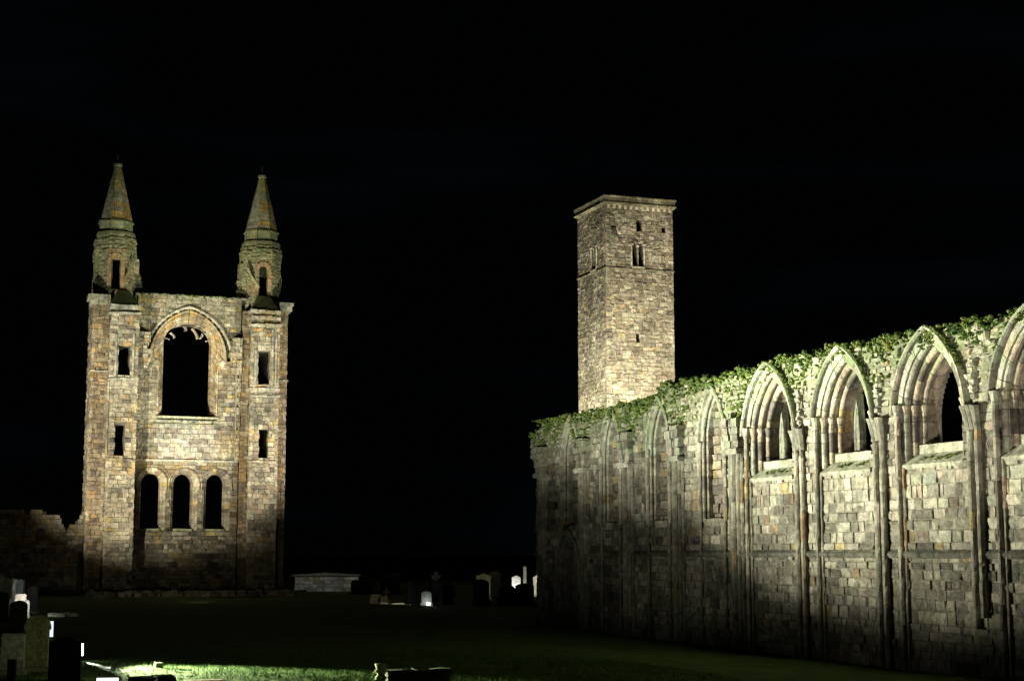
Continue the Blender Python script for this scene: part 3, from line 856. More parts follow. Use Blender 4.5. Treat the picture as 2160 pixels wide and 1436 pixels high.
for side in (-1, 1):
    for i in range(14):
        t0 = .0 + i / 14 * (.2 + ARC.curve(0, 1, 14.9)[2]); t1 = t0 + (.2 + ARC.curve(0, 1, 14.9)[2]) / 14
        if side == -1 and i < 1: continue
        arch_piece(mb, ARC, side, [(.0, .02), (0, -.1), (.05, -.16), (.14, -.14), (.16, .05)], t0 + .01, t1 - .01, 14.9, P0(108), GX, GN, 2, pick([((.40, .38, .30), 1)]))
mb.build("hood_mould", M['gable'], gab)
# stumps of tracery hanging in the arch head
for (x, z, L_, ang, w_) in ((14.78, 17.1, .45, -52, .2), (16.25, 17.45, .8, -62, .24), (16.95, 17.1, .4, 232, .2), (15.72, 17.55, .3, -80, .26), (14.45, 16.72, .3, -20, .1), (17.42, 16.72, .3, 200, .1)):
    mb = MB(); a = R(ang); dx, dz = math.cos(a), math.sin(a)
    V = []
    for i in range(4):
        f = i / 3; bx = x + dx * L_ * f + .08 * math.sin(f * 3) ; bz = z + dz * L_ * f; ww = w_ * (1 - .25 * math.sin(f * math.pi)) / 2
        for sx_, sy_ in ((-1, 0), (0, -1), (1, 0), (0, 1)): V.append((bx + sx_ * ww * -dz, 108.65 + sy_ * ww * 1.3, bz + sx_ * ww * dx))
    F = [(i * 4 + j, i * 4 + (j + 1) % 4, (i + 1) * 4 + (j + 1) % 4, (i + 1) * 4 + j) for i in range(3) for j in range(4)] + [(0, 1, 2, 3), (15, 14, 13, 12)]
    mb.add(V, F, (.33, .30, .24)); mb.build("tracery_stump", M['gable'], gab)
# great sill
mb = MB()
mb.box((13.85, 107.86, 11.22), (18.1, 109.4, 11.36), (.34, .35, .24), .01)
mb.add([(13.6, 107.93, 10.85), (18.3, 107.93, 10.85), (18.0, 108.3, 11.15), (13.9, 108.3, 11.15), (13.6, 108.4, 10.8), (18.3, 108.4, 10.8)], [(0, 1, 2, 3), (0, 4, 5, 1), (0, 3, 4), (1, 5, 2)], (.22, .24, .13))
mb.build("sill", M['gable'], gab)
# string courses
for (a, b, y, z) in ((12.5, 19.5, 108, 8.32),):
    mb = MB(); u = a
    while u < b:
        w_ = min(random.uniform(.5, .9), b - u); mb.box((u + .005, y - .13, z), (u + w_ - .005, y + .02, z + .13), pick(GRN), .01); u += w_
    mb.build("string_course", M['gable'], gab)
# three round headed windows below
for t in TRI:
    mb = MB()
    pr = [(.40, .05), (.40, -.07), (.34, -.1), (.3, -.04), (.27, .02), (.20, .04), (.16, .14), (.1, .14), (.06, .26), (.0, .34), (-.0, 1.0), (-.0, 1.5)]
    for side in (-1, 1):
        _, Lj, La = t.curve(0, 1, 3.75); ns = 17
        for i in range(ns):
            arch_piece(mb, t, side, pr if i > 10 else [(.29, .05), (.29, 0)] + pr[4:], (Lj + La) * i / ns + .005, (Lj + La) * (i + 1) / ns - .005, 3.75, P0(108), GX, GN, 2, pick(PG), rag=.01)
    o = mb.build("window", M['gable'], gab)
    mb = MB(); mb.box((t.c - .62, 108.1, 3.6), (t.c + .62, 109.4, 3.85), (.26, .28, .16), .02)
    mb.add([(t.c - .75, 107.95, 3.35), (t.c + .75, 107.95, 3.35), (t.c + .62, 108.25, 3.62), (t.c - .62, 108.25, 3.62)], [(0, 1, 2, 3)], (.12, .12, .08))
    mb.build("sill", M['gable'], o)
# ledges under the turret openings and weathered caps
for (a, b, y, z, h) in ((10.55, 12.55, 106.72, 13.55, .16), (10.6, 12.45, 106.74, 8.25, .14), (19.95, 22.0, 106.7, 13.15, .2), (19.95, 22.0, 106.72, 12.75, .1), (19.95, 21.9, 106.72, 8.3, .14),
                        (10.5, 12.6, 106.6, 17.95, .12), (10.55, 12.55, 106.65, 18.25, .3), (19.9, 22.05, 106.6, 17.6, .14), (19.95, 22.0, 106.66, 18.05, .22), (19.9, 22.05, 106.6, 18.5, .18),
                        (9.3, 10.62, 107.2, 18.6, .3), (9.15, 10.6, 107.1, 18.9, .35), (21.95, 22.85, 107.15, 18.75, .35), (21.95, 22.95, 107.1, 19.1, .25), (9.4, 10.62, 107.35, 14.1, .12), (21.95, 22.72, 107.36, 13.9, .1)):
    mb = MB(); u = a
    while u < b - .02:
        w_ = min(random.uniform(.35, .8), b - u); mb.box((u + .005, y + random.uniform(-.04, .05), z), (u + w_ - .005, y + 1.3, z + h + random.uniform(-.03, .03)), pick(GRN if z > 11 else PG), .03); u += w_
    mb.build("stone_ledge", M['gable'], gab)
for (c, z0, w_) in ((11.5, 18.55, .95), (20.95, 18.68, 1.0)):
    mb = MB(); mb.add([(c - w_, 106.75, z0), (c + w_, 106.75, z0), (c + w_, 109, z0), (c - w_, 109, z0), (c - .45, 107.5, z0 + 1.1), (c + .35, 107.5, z0 + 1.1), (c + .35, 109, z0 + 1.1), (c - .45, 109, z0 + 1.1)],
           [(0, 1, 5, 4), (1, 2, 6, 5), (3, 0, 4, 7), (4, 5, 6, 7)], (.12, .11, .08)); mb.build("buttress_weathering", M['gable'], gab)
# broken blocks and jamb shafts on the turret fronts
for (x, z0, z1) in ((12.15, 13.8, 16.9), (11.02, 13.8, 16.6), (20.3, 13.6, 16.0), (21.45, 13.4, 17.4), (21.7, 13.4, 17.2), (10.62, 8.6, 13.4), (12.75, 8.5, 15.5), (19.25, 8.5, 15.3)):
    mb = MB(); shaft(mb, x, (106.78 if x < 12.5 or x > 19.9 else 107.9), .075, z0, z1, GRN if z0 > 13 else PG, 8); mb.build("wall_shaft", M['gable'], gab)
# turrets
for c, flip in ((10.98, 1), (20.93, -1)):
    cy = 109.05; cen = Vector((c, cy, 0))
    cm = MB()
    for k in range(8):
        a = -math.pi / 2 + k * math.pi / 4; nrm = Vector((math.cos(a), math.sin(a), 0)); ua = Vector((-math.sin(a), math.cos(a), 0))
        vis = k in (0, 7, 6, 1)
        z = 18.7
        while z < 23.35:
            h = random.uniform(.2, .32); r = 1.36 + .04 * math.sin(z * 3 + c) if z < 22.9 else 1.38 - .36 * (z - 22.9)
            if (k == 1 if flip == 1 else k == 7) and z < 22.0: r -= .0
            hw = r * math.tan(math.pi / 8)
            iv = [(-hw, hw)]
            if k == 0 and 19.75 < z + h / 2 < 21.85: iv = cut(iv, [(-.36 + .02, .26)])
            for (p, q) in iv:
                u = p
                while u < q - .02:
                    w_ = random.uniform(.25, .5)
                    if q - u - w_ < .15: w_ = q - u
                    red = k == 0 and z < 22.35 and (z > 21.7 or abs(u + w_ / 2) < .62) and random.random() < .75
                    mg.block(cen + nrm * r, ua, nrm, u + .007, u + w_ - .007, z + .007, z + h - .007, random.uniform(-.014, .014), .3, pick(PR if red else ([((.28, .275, .19), 5), ((.23, .22, .155), 2), ((.31, .26, .16), 1)])), False, not vis); u += w_
            core(cm, cen + nrm * (r - .06), ua, nrm, z, z + h, h, lambda zz, iv=iv: iv, 0, .4)
            z += h
    cm.build("turret_core", M['gable_core'], gab)
    # round relieving arch over the turret opening
    mb = MB(); A3 = Arch(c - .05, .55, 21.55, 22.2, 19.8)
    for side in (-1, 1):
        for i in range(7):
            Lt = 1.75 + A3.curve(0, 1, 19.8)[2]
            arch_piece(mb, A3, side, [(-.24, .1), (-.24, -.03), (.02, -.05), (.02, .1)], Lt * i / 7 + .008, Lt * (i + 1) / 7 - .008, 19.8, P0(cy - 1.36), GX, GN, 2, pick(PR))
    mb.build("turret_opening", M['gable'], gab)
    # stepped courses and drum
    for (r0, r1, z0, z1, nm) in ((1.24, 1.18, 23.3, 23.55, "cornice"), (1.27, 1.22, 23.55, 23.74, "cornice"), (1.08, 1.07, 23.74, 24.42, "turret_drum"), (1.16, 1.12, 24.42, 24.54, "cornice")):
        for k in range(1):
            mb = MB()
            for kk in range(8):
                a0 = math.pi / 8 + kk * math.pi / 4
                V = []
                for r, z in ((r0, z0), (r1, z1)):
                    for a in (a0 + .012, a0 + math.pi / 4 - .012):
                        V.append((c + r * math.cos(a) / math.cos(math.pi / 8) * 1.0 + random.uniform(-.02, .02), cy + r * math.sin(a) / math.cos(math.pi / 8), z + random.uniform(-.012, .012)))
                V += [(c, cy, z0), (c, cy, z1)]
                mb.add(V, [(0, 1, 3, 2), (2, 3, 5), (1, 0, 4), (0, 2, 5, 4), (1, 4, 5, 3)], pick([((.28, .28, .19), 3), ((.33, .31, .23), 2), ((.2, .19, .14), 1)]))
            mb.build(nm, M['gable'], gab)
    # spire in courses
    mb = MB(); z = 24.55; nz_ = 12
    for i in range(nz_):
        f0, f1 = i / nz_, (i + 1) / nz_; za = 24.55 + 3.85 * f0; zb = 24.55 + 3.85 * f1; ra = (1.06 - .84 * f0) / math.cos(math.pi / 8); rb = (1.06 - .84 * f1) / math.cos(math.pi / 8)
        for kk in range(8):
            a0 = math.pi / 8 + kk * math.pi / 4; a1 = a0 + math.pi / 4
            ce = (.27, .26, .19) if kk != 5 and kk != 6 else ((.40, .27, .09) if random.random() < .6 else (.3, .27, .19))
            e = random.uniform(-.012, .012)
            mb.add([(c + (ra + e) * math.cos(a0), cy + (ra + e) * math.sin(a0), za + .004), (c + (ra + e) * math.cos(a1), cy + (ra + e) * math.sin(a1), za + .004), (c + (rb + e) * math.cos(a1), cy + (rb + e) * math.sin(a1), zb), (c + (rb + e) * math.cos(a0), cy + (rb + e) * math.sin(a0), zb)], [(0, 1, 2, 3)], dim(ce, .85, 1.15))
    mb.lathe(c, cy, [(.24, 28.4), (.30, 28.46), (.29, 28.6), (.16, 28.68)], 8, (.25, .24, .18))
    mb.build("spire", M['spire'], gab)
    mb = MB(); mb.lathe(c - .02, cy, [(.022, 28.65), (.014, 29.25)], 6); mb.build("lightning_rod", M['rod'], gab)
    if flip == 1:
        cu = MB(); pts = [(10.98 - .3, cy - .3, 28.4), (10.75, 107.95, 24.5), (10.7, 107.6, 23.5), (10.5, 107.4, 20.3), (10.45, 106.95, 18.6)]
        for p, q in zip(pts[:-1], pts[1:]):
            cu.add([(p[0] - .012, p[1], p[2]), (p[0] + .012, p[1], p[2]), (q[0] + .012, q[1], q[2]), (q[0] - .012, q[1], q[2]), (p[0], p[1] - .02, p[2]), (q[0], q[1] - .02, q[2])], [(0, 4, 5, 3), (4, 1, 2, 5), (0, 3, 2, 1)])
        cu.build("lightning_cable", M['rod'], gab)
    # broken flying stub on the inner side
    st = MB(); z = 18.9
    while z < 21.9:
        h = random.uniform(.18, .3); e = (.55 - .35 * (z - 18.9) / 3) * random.uniform(.7, 1.1); x0 = c + flip * 1.3; x1 = c + flip * (1.35 + e)
        st.box((min(x0, x1), 108.5, z + .006), (max(x0, x1), 109.4, z + h - .006), pick(PG), .03); z += h
    st.build("broken_masonry", M['gable'], gab)
    mb = MB(); x0, x1 = c + flip * .45, c + flip * 1.3     # raking scar of a lost roof
    mb.add([(x0, 107.5, 20.4), (x0 + .14, 107.45, 20.35), (x1 + .07, 107.75, 21.85), (x1 - .07, 107.8, 21.9), (x0, 107.75, 20.4), (x1, 108.0, 21.9)], [(0, 1, 2, 3), (0, 3, 5, 4), (1, 4, 5, 2)], (.33, .32, .23))
    mb.build("roof_scar", M['gable'], gab)
mg.finish()
# coping and lichen tufts along the gable head
mb = MB(); u = 12.3
while u < 19.6:
    w_ = random.uniform(.4, .8); mb.box((u + .005, 107.9, 19.5), (u + w_ - .005, 109.6, 19.62 + random.uniform(-.02, .04)), pick(GRN), .02); u += w_
mb.build("coping", M['gable'], gab)
C = [(random.uniform(12.4, 19.5), random.uniform(107.85, 108.1), 19.62 - abs(random.gauss(0, .08)), random.uniform(.04, .1)) for _ in range(160)]
C += [(random.uniform(10.6, 12.5), random.uniform(106.7, 107.2), 18.55 + random.uniform(-.05, .05), random.uniform(.05, .1)) for _ in range(60)]
C += [(random.uniform(20.0, 22.0), random.uniform(106.65, 107.2), random.choice((18.7, 18.25, 18.7)), random.uniform(.05, .1)) for _ in range(90)]
C += [(random.uniform(13.7, 18.2), random.uniform(107.95, 108.2), 11.05 + random.uniform(-.1, .12), random.uniform(.03, .08)) for _ in range(60)]
C += [(random.uniform(12.5, 13.5), 107.8, 16.75, random.uniform(.05, .12)) for _ in range(30)] + [(random.uniform(18.7, 19.5), 107.8, 16.55, random.uniform(.05, .12)) for _ in range(30)]
leaves("moss", C, gab, M['moss'], per=24, size=(.02, .045))

gab.location.z += .47
# ================================================================== SQUARE TOWER
tw = thing("square_tower", (59.7, 133.4, 0), "tall square stone bell tower rising behind the long mossy wall", "tower")
TX0, TX1, TY0, TY1, TZ = 56.35, 63.1, 130.0, 136.7, 33.5
mt = Masonry(M['tower'], tw)
WH = [(59.42, 59.95, 31.25, 32.35, 'r'), (56.88, 57.4, 31.35, 31.75, 's'), (61.97, 62.35, 31.25, 31.8, 's'), (59.0, 59.48, 27.95, 30.15, 'b'), (59.62, 60.08, 27.95, 30.15, 'b'), (59.3, 59.62, 20.9, 21.95, 's')]
NH = [(132.35, 132.7, 27.8, 30.0, 'b'), (132.9, 133.25, 27.8, 30.0, 'b'), (133.2, 133.4, 31.8, 33.0, 's')]
def t_iv(lo, hi, holes):
    def f(z):
        h = []
        for (a, b, z0, z1, k) in holes:
            if z0 < z < z1:
                if k in 'rb' and z > z1 - (b - a) / 2:
                    q = (b - a) / 2; v = math.sqrt(max(0, q * q - (z - (z1 - q)) ** 2)); h.append(((a + b) / 2 - v, (a + b) / 2 + v))
                else: h.append((a, b))
        return cut([(lo, hi)], h)
    return f
fw = t_iv(TX0, TX1, WH); fn = t_iv(TY0, TY1, NH)
def tcol(u, z):
    c = pick(PT)
    if noise.noise(Vector((u * .5, z * .4, 5.3))) > .12: c = dim(c, .6, .95)
    if z > 25 and random.random() < .5: c = tuple(v * .8 for v in c)
    return c
mt.courses(P0(TY0), GX, GN, 11, TZ, fw, (.30, .44), (.36, .72), PT, colf=tcol, jit=.015, gap=.022)
mt.courses(Vector((TX0, 0, 0)), GL, NL, 11, TZ, fn, (.30, .44), (.36, .72), PT, colf=tcol, jit=.015, gap=.022)
mt.courses(Vector((TX1, 0, 0)), GL, -NL, 11, TZ, lambda z: [(TY0, TY1)], (.3, .42), (.5, .9), PT, hid=True)
mt.finish()
mb = MB()
core(mb, P0(TY0), GX, GN, -.6, TZ, .2, t_iv(TX0 + .06, TX1 - .06, WH), .05, 1.0)
core(mb, Vector((TX0, 0, 0)), GL, NL, -.6, TZ, .2, t_iv(TY0 + 1.0, TY1 - .06, NH), .05, 1.0)
mb.box((TX1 - 1, TY0 + 1, -.6), (TX1 - .06, TY1, TZ), (.24, .22, .18)); mb.box((TX0 + 1, TY1 - 1, -.6), (TX1 - 1, TY1 - .06, TZ), (.24, .22, .18)); mb.box((TX0 + 1, TY0 + 1, TZ - .6), (TX1 - 1, TY1 - 1, TZ - .3), (.2, .2, .18))
mb.build("rubble_core", M['tower_core'], tw)
def ring(nm, z0, z1, e, pal, wr=(.5, 1.0)):
    mb = MB()
    u = TX0 - e
    while u < TX1 + e - .01:
        w_ = min(random.uniform(*wr), TX1 + e - u); mb.box((u + .006, TY0 - e, z0), (u + w_ - .006, TY0 + .3, z1), pick(pal), .008); u += w_
    u = TY0 + .3
    while u < TY1 + e - .01:
        w_ = min(random.uniform(*wr), TY1 + e - u); mb.box((TX0 - e, u + .006, z0), (TX0 + .3, u + w_ - .006, z1), pick(pal), .008); mb.box((TX1 - .3, u + .006, z0), (TX1 + e, u + w_ - .006, z1), pick(pal), .008); u += w_
    mb.box((TX0 + .3, TY1 - .3, z0), (TX1 - .3, TY1 + e, z1), pick(pal), .005)
    return mb.build(nm, M['tower'], tw)
TC = [((.24, .225, .16), 3), ((.18, .17, .12), 2), ((.3, .28, .2), 1)]
ring("string_course", 27.62, 27.74, .07, TC); ring("cornice", 33.5, 33.62, .12, TC); ring("cornice", 33.62, 33.74, .26, TC)
ring("parapet", 33.74, 34.2, .19, TC, (.4, .8)); ring("parapet_coping", 34.2, 34.34, .26, TC)
# corbels under the cornice
k = 0
for i in range(12):
    x = TX0 + .3 + i * (TX1 - TX0 - .6) / 11
    mb = MB(); mb.add([(x - .13, TY0 - .11, 33.5), (x + .13, TY0 - .11, 33.5), (x + .12, TY0 - .02, 33.2), (x - .12, TY0 - .02, 33.2), (x - .13, TY0 + .05, 33.5), (x + .13, TY0 + .05, 33.5), (x + .12, TY0 + .05, 33.2), (x - .12, TY0 + .05, 33.2)],
                      [(0, 3, 2, 1), (0, 4, 7, 3), (1, 2, 6, 5), (3, 7, 6, 2)], (.42, .38, .3)); mb.build("corbel", M['tower'], tw)
# belfry windows: colonnette, lintels and side shafts
for (cx_, along, pl) in ((59.55, 'x', TY0), (132.8, 'y', TX0)):
    def P(u0, u1, z0, z1, d0, d1):
        if along == 'x': return (u0, pl + d0, z0), (u1, pl + d1, z1)
        return (pl + d0, u0, z0), (pl + d1, u1, z1)
    mb = MB()
    mb.box(*P(cx_ - .78, cx_ - .45, 29.95, 30.07, -.08, .3), (.46, .42, .34)); mb.box(*P(cx_ + .45, cx_ + .8, 29.95, 30.07, -.08, .3), (.46, .42, .34)); mb.box(*P(cx_ - .08, cx_ + .08, 29.78, 29.9, -.05, .35), (.46, .42, .34))
    w = mb.build("belfry_window", M['tower'], tw)
    for du in (-.63, 0, .63):
        mb = MB(); x, y = (cx_ + du, pl + (.08 if du == 0 else -.0)) if along == 'x' else (pl + (.08 if du == 0 else 0), cx_ + du)
        shaft(mb, x, y, .07, 27.95, 29.8, [((.42, .39, .31), 1)], 8); mb.build("colonnette", M['tower'], w)
    mb = MB(); mb.box(*P(cx_ - .62, cx_ + .62, 27.78, 27.94, -.1, .4), (.44, .40, .32)); mb.build("sill", M['tower'], w)

tw.location.z += .56
# ================================================================== LOW RUINED WALL left of the gable
lw = thing("low_ruined_wall", (0, 109, 0), "low broken stone wall in deep shade running left from the tall gable", "wall")
ml = Masonry(M['gable'], lw)
LT = [(-14, 5.0), (4.2, 4.95), (7.1, 4.9), (7.2, 4.75), (8.1, 4.6), (8.3, 3.95), (8.5, 3.5), (8.6, 4.1), (9.0, 4.25), (9.3, 4.6), (9.6, 5.2)]
def lz(u): return .47 + float(np.interp(u, [p[0] for p in LT], [p[1] for p in LT])) + .05 * math.sin(u * 6)
def l_iv(z):
    r = []; u = -14
    while u < 9.5:
        if z < lz(u + .06) + .12 * noise.noise(Vector((u * 2.5, z * 3, 0))) and not (abs(u + .06 - 2.6) < 1.2 and z < 2.9):
            if r and abs(r[-1][1] - u) < 1e-6: r[-1] = (r[-1][0], round(u + .125, 4))
            else: r.append((u, round(u + .125, 4)))
        u = round(u + .125, 4)
    return r
ml.courses(P0(108.8), GX, GN, 0, 5.8, l_iv, (.22, .34), (.3, .7), PG, jit=.03)
ml.finish()
mb = MB(); core(mb, P0(108.8), GX, GN, 0, 5.7, .2, l_iv, .07, .9); mb.build("rubble_core", M['gable_core'], lw)

# ================================================================== GRAVEYARD
def outline(kind, w, h):
    P = []
    if kind == 'round':
        P = [(-w / 2, 0), (w / 2, 0), (w / 2, h - w * .28)] + [(w / 2 * math.cos(a), h - w * .28 + w * .28 * math.sin(a)) for a in np.linspace(0, math.pi, 11)[1:-1]] + [(-w / 2, h - w * .28)]
    elif kind == 'disc':
        r = w / 2; P = [(-r * .88, 0), (r * .88, 0), (r * .88, h - r * 1.12), (r * 1.0, h - r * 1.1)] + [(r * math.cos(a), h - r + r * math.sin(a)) for a in np.linspace(.0, math.pi, 13)] + [(-r * 1.0, h - r * 1.1), (-r * .88, h - r * 1.12)]
    elif kind == 'gothic':
        P = [(-w / 2, 0), (w / 2, 0), (w * .47, h * .35), (w / 2, h * .55), (w * .46, h * .78), (w * .28, h * .93), (0, h), (-w * .28, h * .93), (-w * .46, h * .78), (-w / 2, h * .55), (-w * .47, h * .35)]
    elif kind == 'ped':
        P = [(-w / 2, 0), (w / 2, 0), (w / 2, h * .80), (w * .56, h * .83), (w * .56, h * .88), (0, h), (-w * .56, h * .88), (-w * .56, h * .83), (-w / 2, h * .80)]
    elif kind == 'hex':
        P = [(-w / 2, 0), (w / 2, 0), (w / 2, h * .9), (0, h), (-w / 2, h * .9)]
    elif kind == 'ogee':
        P = [(-w / 2, 0), (w / 2, 0), (w / 2, h * .88), (w * .42, h * .9), (w * .3, h * .955), (w * .15, h), (-w * .15, h), (-w * .3, h * .955), (-w * .42, h * .9), (-w / 2, h * .88)]
    else:
        c = w * .12; P = [(-w / 2, 0), (w / 2, 0), (w / 2, h - c), (w / 2 - c * .4, h - c * .3), (w / 2 - c, h), (-w / 2 + c, h), (-w / 2 + c * .4, h - c * .3), (-w / 2, h - c)]
    return P
def slab(mb, P, t, col, z0=0, bev=.02):
    """outline extruded to thickness with a small chamfer; local x,z; y is thickness"""
    n = len(P); cx = sum(p[0] for p in P) / n; cz = sum(p[1] for p in P) / n
    def ins(p): 
        d = math.hypot(p[0] - cx, p[1] - cz); f = max(0, 1 - bev / d) if d > 0 else 1
        return (cx + (p[0] - cx) * f, cz + (p[1] - cz) * f)
    Q = [ins(p) for p in P]
    V = [(x, -t / 2, z + z0) for x, z in Q] + [(x, -t / 2 + bev, z + z0) for x, z in P] + [(x, t / 2 - bev, z + z0) for x, z in P] + [(x, t / 2, z + z0) for x, z in Q]
    F = [tuple(range(n))] + [(k * n + i, (k + 1) * n + i, (k + 1) * n + (i + 1) % n, k * n + (i + 1) % n) for k in range(3) for i in range(n)] + [tuple(3 * n + i for i in range(n - 1, -1, -1))]
    mb.add(V, F, col)
M['grave_stained'] = stone_mat("stained_gravestone", algae=.5, algae_z=(0.4, 1.4), dark=.9, scale=2.2, algae_col=(.24, .25, .12), grime=(.06, .06, .07), streak=.9)
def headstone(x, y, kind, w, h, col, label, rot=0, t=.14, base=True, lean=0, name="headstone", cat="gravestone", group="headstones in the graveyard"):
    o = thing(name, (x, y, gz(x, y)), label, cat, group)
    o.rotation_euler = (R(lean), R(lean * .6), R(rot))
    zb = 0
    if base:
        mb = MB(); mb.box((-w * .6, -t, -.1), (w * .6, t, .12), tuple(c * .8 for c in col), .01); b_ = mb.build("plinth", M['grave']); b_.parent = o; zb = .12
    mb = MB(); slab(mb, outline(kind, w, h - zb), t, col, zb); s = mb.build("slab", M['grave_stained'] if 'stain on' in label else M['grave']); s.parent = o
    if kind == 'ped':
        mb = MB(); mb.box((-w * .36, -t / 2 - .012, h * .28), (w * .36, -t / 2 + .004, h * .7), tuple(c * .8 for c in col)); q = mb.build("inscription_panel", M['grave']); q.parent = o
        mb = MB(); mb.box((-w * .55, -t / 2 - .03, h * .79), (w * .55, t / 2 + .03, h * .82), col); q = mb.build("moulding", M['grave']); q.parent = o
    return o
CR = (.42, .40, .33); GR = (.26, .25, .23); DK = (.10, .10, .095); WH_ = (.60, .60, .56); PK = (.40, .32, .27); OL = (.30, .30, .16)
F_ = -14   # most stones face roughly towards the camera
headstone(2.55, 40.6, 'disc', .64, 1.36, (.28, .27, .15), "tall olive headstone with a rounded wider head, beside the small bright lamp", F_, .15, lean=1)
headstone(1.96, 39.75, 'shoulder', .55, .98, (.36, .36, .27), "pale headstone with a dark ragged stain on its face, at the lower left edge", F_, .14)
headstone(2.79, 35.1, 'ogee', .66, 1.02, (.07, .075, .08), "dark slate headstone standing just left of the glaring floodlight", F_, .12)
headstone(1.80, 36.5, 'flat', .18, .50, DK, "small dark stone post in front of the stained pale headstone", F_, .17, base=False)
headstone(3.50, 74.9, 'round', .37, .75, WH_, "small white round headstone under the pedimented monument at far left", F_, .1)
headstone(4.04, 76.9, 'flat', .50, .86, PK, "pinkish headstone with a flat top and rounded corners, far left", F_, .12)
headstone(4.05, 72.5, 'round', .30, .79, (.66, .66, .6), "bright lit round top peeping from behind the dark stones at far left", F_, .1)
headstone(3.09, 59.9, 'round', .62, 1.04, DK, "dark round headstone silhouetted before the small white ones", F_, .15)
headstone(2.85, 68.6, 'round', .62, 1.23, DK, "dark rounded headstone in front of the white pedimented monument", F_, .15)
headstone(3.30, 79.2, 'ped', 1.20, 1.63, (.5, .5, .46), "white monument with a triangular pediment at the far left edge", F_, .5, name="pediment_monument", cat="monument", group=None)
headstone(4.20, 81.2, 'flat', .42, 1.46, (.2, .21, .22), "grey square topped block beside the white pedimented monument", F_, .5, name="monument_block", cat="monument", group=None)
headstone(4.82, 81.0, 'round', .5, 1.14, (.035, .035, .035), "very dim headstone against the dark low ruined wall", F_, .14)
headstone(24.19, 79.35, 'round', .53, .74, (.55, .55, .47), "small round headstone with its foot glaring white from a lamp", F_ - 3, .1)
headstone(26.15, 81.8, 'gothic', .56, 1.2, (.13, .135, .15), "dim blue grey headstone with a pointed head, right of the glaring small one", F_ - 3, .12)
headstone(24.66, 83.5, 'flat', .5, 1.15, (.05, .06, .075), "barely visible bluish headstone left of the glaring small one", F_ - 3, .12)
headstone(33.78, 92.06, 'hex', .54, 1.33, (.78, .78, .74), "brilliant white headstone with a low pointed top, near the long wall", F_ - 6, .14)
headstone(30.59, 88.9, 'ped', .80, 1.53, (.34, .34, .22), "cream headstone with a flat moulded pediment, half hidden by a dark one", F_ - 6, .2)
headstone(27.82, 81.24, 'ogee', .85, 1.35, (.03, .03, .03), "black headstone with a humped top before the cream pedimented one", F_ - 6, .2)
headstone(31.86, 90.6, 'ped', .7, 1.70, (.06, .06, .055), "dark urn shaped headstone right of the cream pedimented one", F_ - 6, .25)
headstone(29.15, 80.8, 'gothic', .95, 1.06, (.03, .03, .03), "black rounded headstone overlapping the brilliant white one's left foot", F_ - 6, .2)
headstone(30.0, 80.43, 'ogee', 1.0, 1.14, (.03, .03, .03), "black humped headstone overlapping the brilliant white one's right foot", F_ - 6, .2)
headstone(34.99, 93.8, 'flat', .20, 1.85, (.35, .35, .32), "thin upright stone pillar beside the brilliant white headstone", F_ - 6, .2, name="stone_pillar", cat="pillar", group=None)
headstone(35.71, 93.5, 'ped', .5, 1.36, (.62, .62, .5), "bright moulded headstone top at the far end of the long wall", F_ - 6, .2)
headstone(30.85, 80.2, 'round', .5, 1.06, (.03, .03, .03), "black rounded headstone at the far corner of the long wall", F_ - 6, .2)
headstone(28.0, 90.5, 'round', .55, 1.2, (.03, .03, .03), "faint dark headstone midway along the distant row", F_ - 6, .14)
# leaf shaped finial monument
o = thing("carved_finial", (27.35, 87.9, 0), "small pale leaf shaped finial on a dark pedestal above the distant stones", "monument")
mb = MB(); mb.box((27.2, 87.75, 0), (27.5, 88.05, 1.17), (.05, .05, .05), .01); mb.build("pedestal", M['grave'], o)
mb = MB(); slab(mb, [(-.08, 0), (.08, 0), (.2, .12), (.36, .28), (.17, .27), (.12, .45), (0, .56), (-.12, .45), (-.17, .27), (-.3, .28), (-.2, .12)], .2, (.30, .31, .31)); s = mb.build("leaf_finial", M['grave']); s.parent = o; s.location = (.0, 0, 1.17); s.rotation_euler = (0, 0, R(-18))
# cross
o = thing("stone_cross", (23.5, 84.6, 0), "small dim stone cross on a stepped base beside scattered rocks", "cross")
mb = MB(); mb.box((-.26, -.2, 0), (.26, .2, .22), (.16, .16, .13), .01); s = mb.build("base", M['grave']); s.parent = o
mb = MB(); slab(mb, [(-.05, 0), (.05, 0), (.05, .38), (.18, .38), (.18, .48), (.05, .48), (.05, .66), (-.05, .66), (-.05, .48), (-.18, .48), (-.18, .38), (-.05, .38)], .1, (.16, .17, .14), .22); s = mb.build("cross", M['grave']); s.parent = o
# rocks and kerbs
def rock(x, y, sx, sy, sz, col, label, name="rock", group="fallen stones by the cross"):
    V, F = random.choice(RPOOL); mb = MB()
    X = np.stack([V[:, 0] * sx, V[:, 2] * sy, -(V[:, 1] - .5) * sz - .02], 1); mb.add(X.tolist(), F, col)
    o = mb.build(name, M['grave']); o.location = (x, y, gz(x, y)); tag(o, label, "stone", group); return o
rock(22.75, 84.2, .75, .4, .50, (.42, .40, .28), "large pale fallen rock left of the stone cross")
rock(23.15, 84.0, .5, .4, .42, (.42, .33, .16), "ochre leaning fallen rock nearest the stone cross")
rock(22.65, 82.2, .5, .3, .10, (.66, .62, .50), "low white flat rock in front of the large pale one")
rock(23.5, 82.0, .45, .3, .10, (.66, .62, .5), "low white flat rock at the foot of the cross")
for k, (x, y, sx) in enumerate(((24.2, 80.8, .8), (24.9 - 1.9, 81.4, .4))):
    rock(x, y, sx, .18, .07, (.55, .5, .36), ("long low kerb stone running towards the glaring small headstone", "short low kerb stone between the white flat rocks")[k], "kerb_stone", "kerb stones near the glaring headstone")
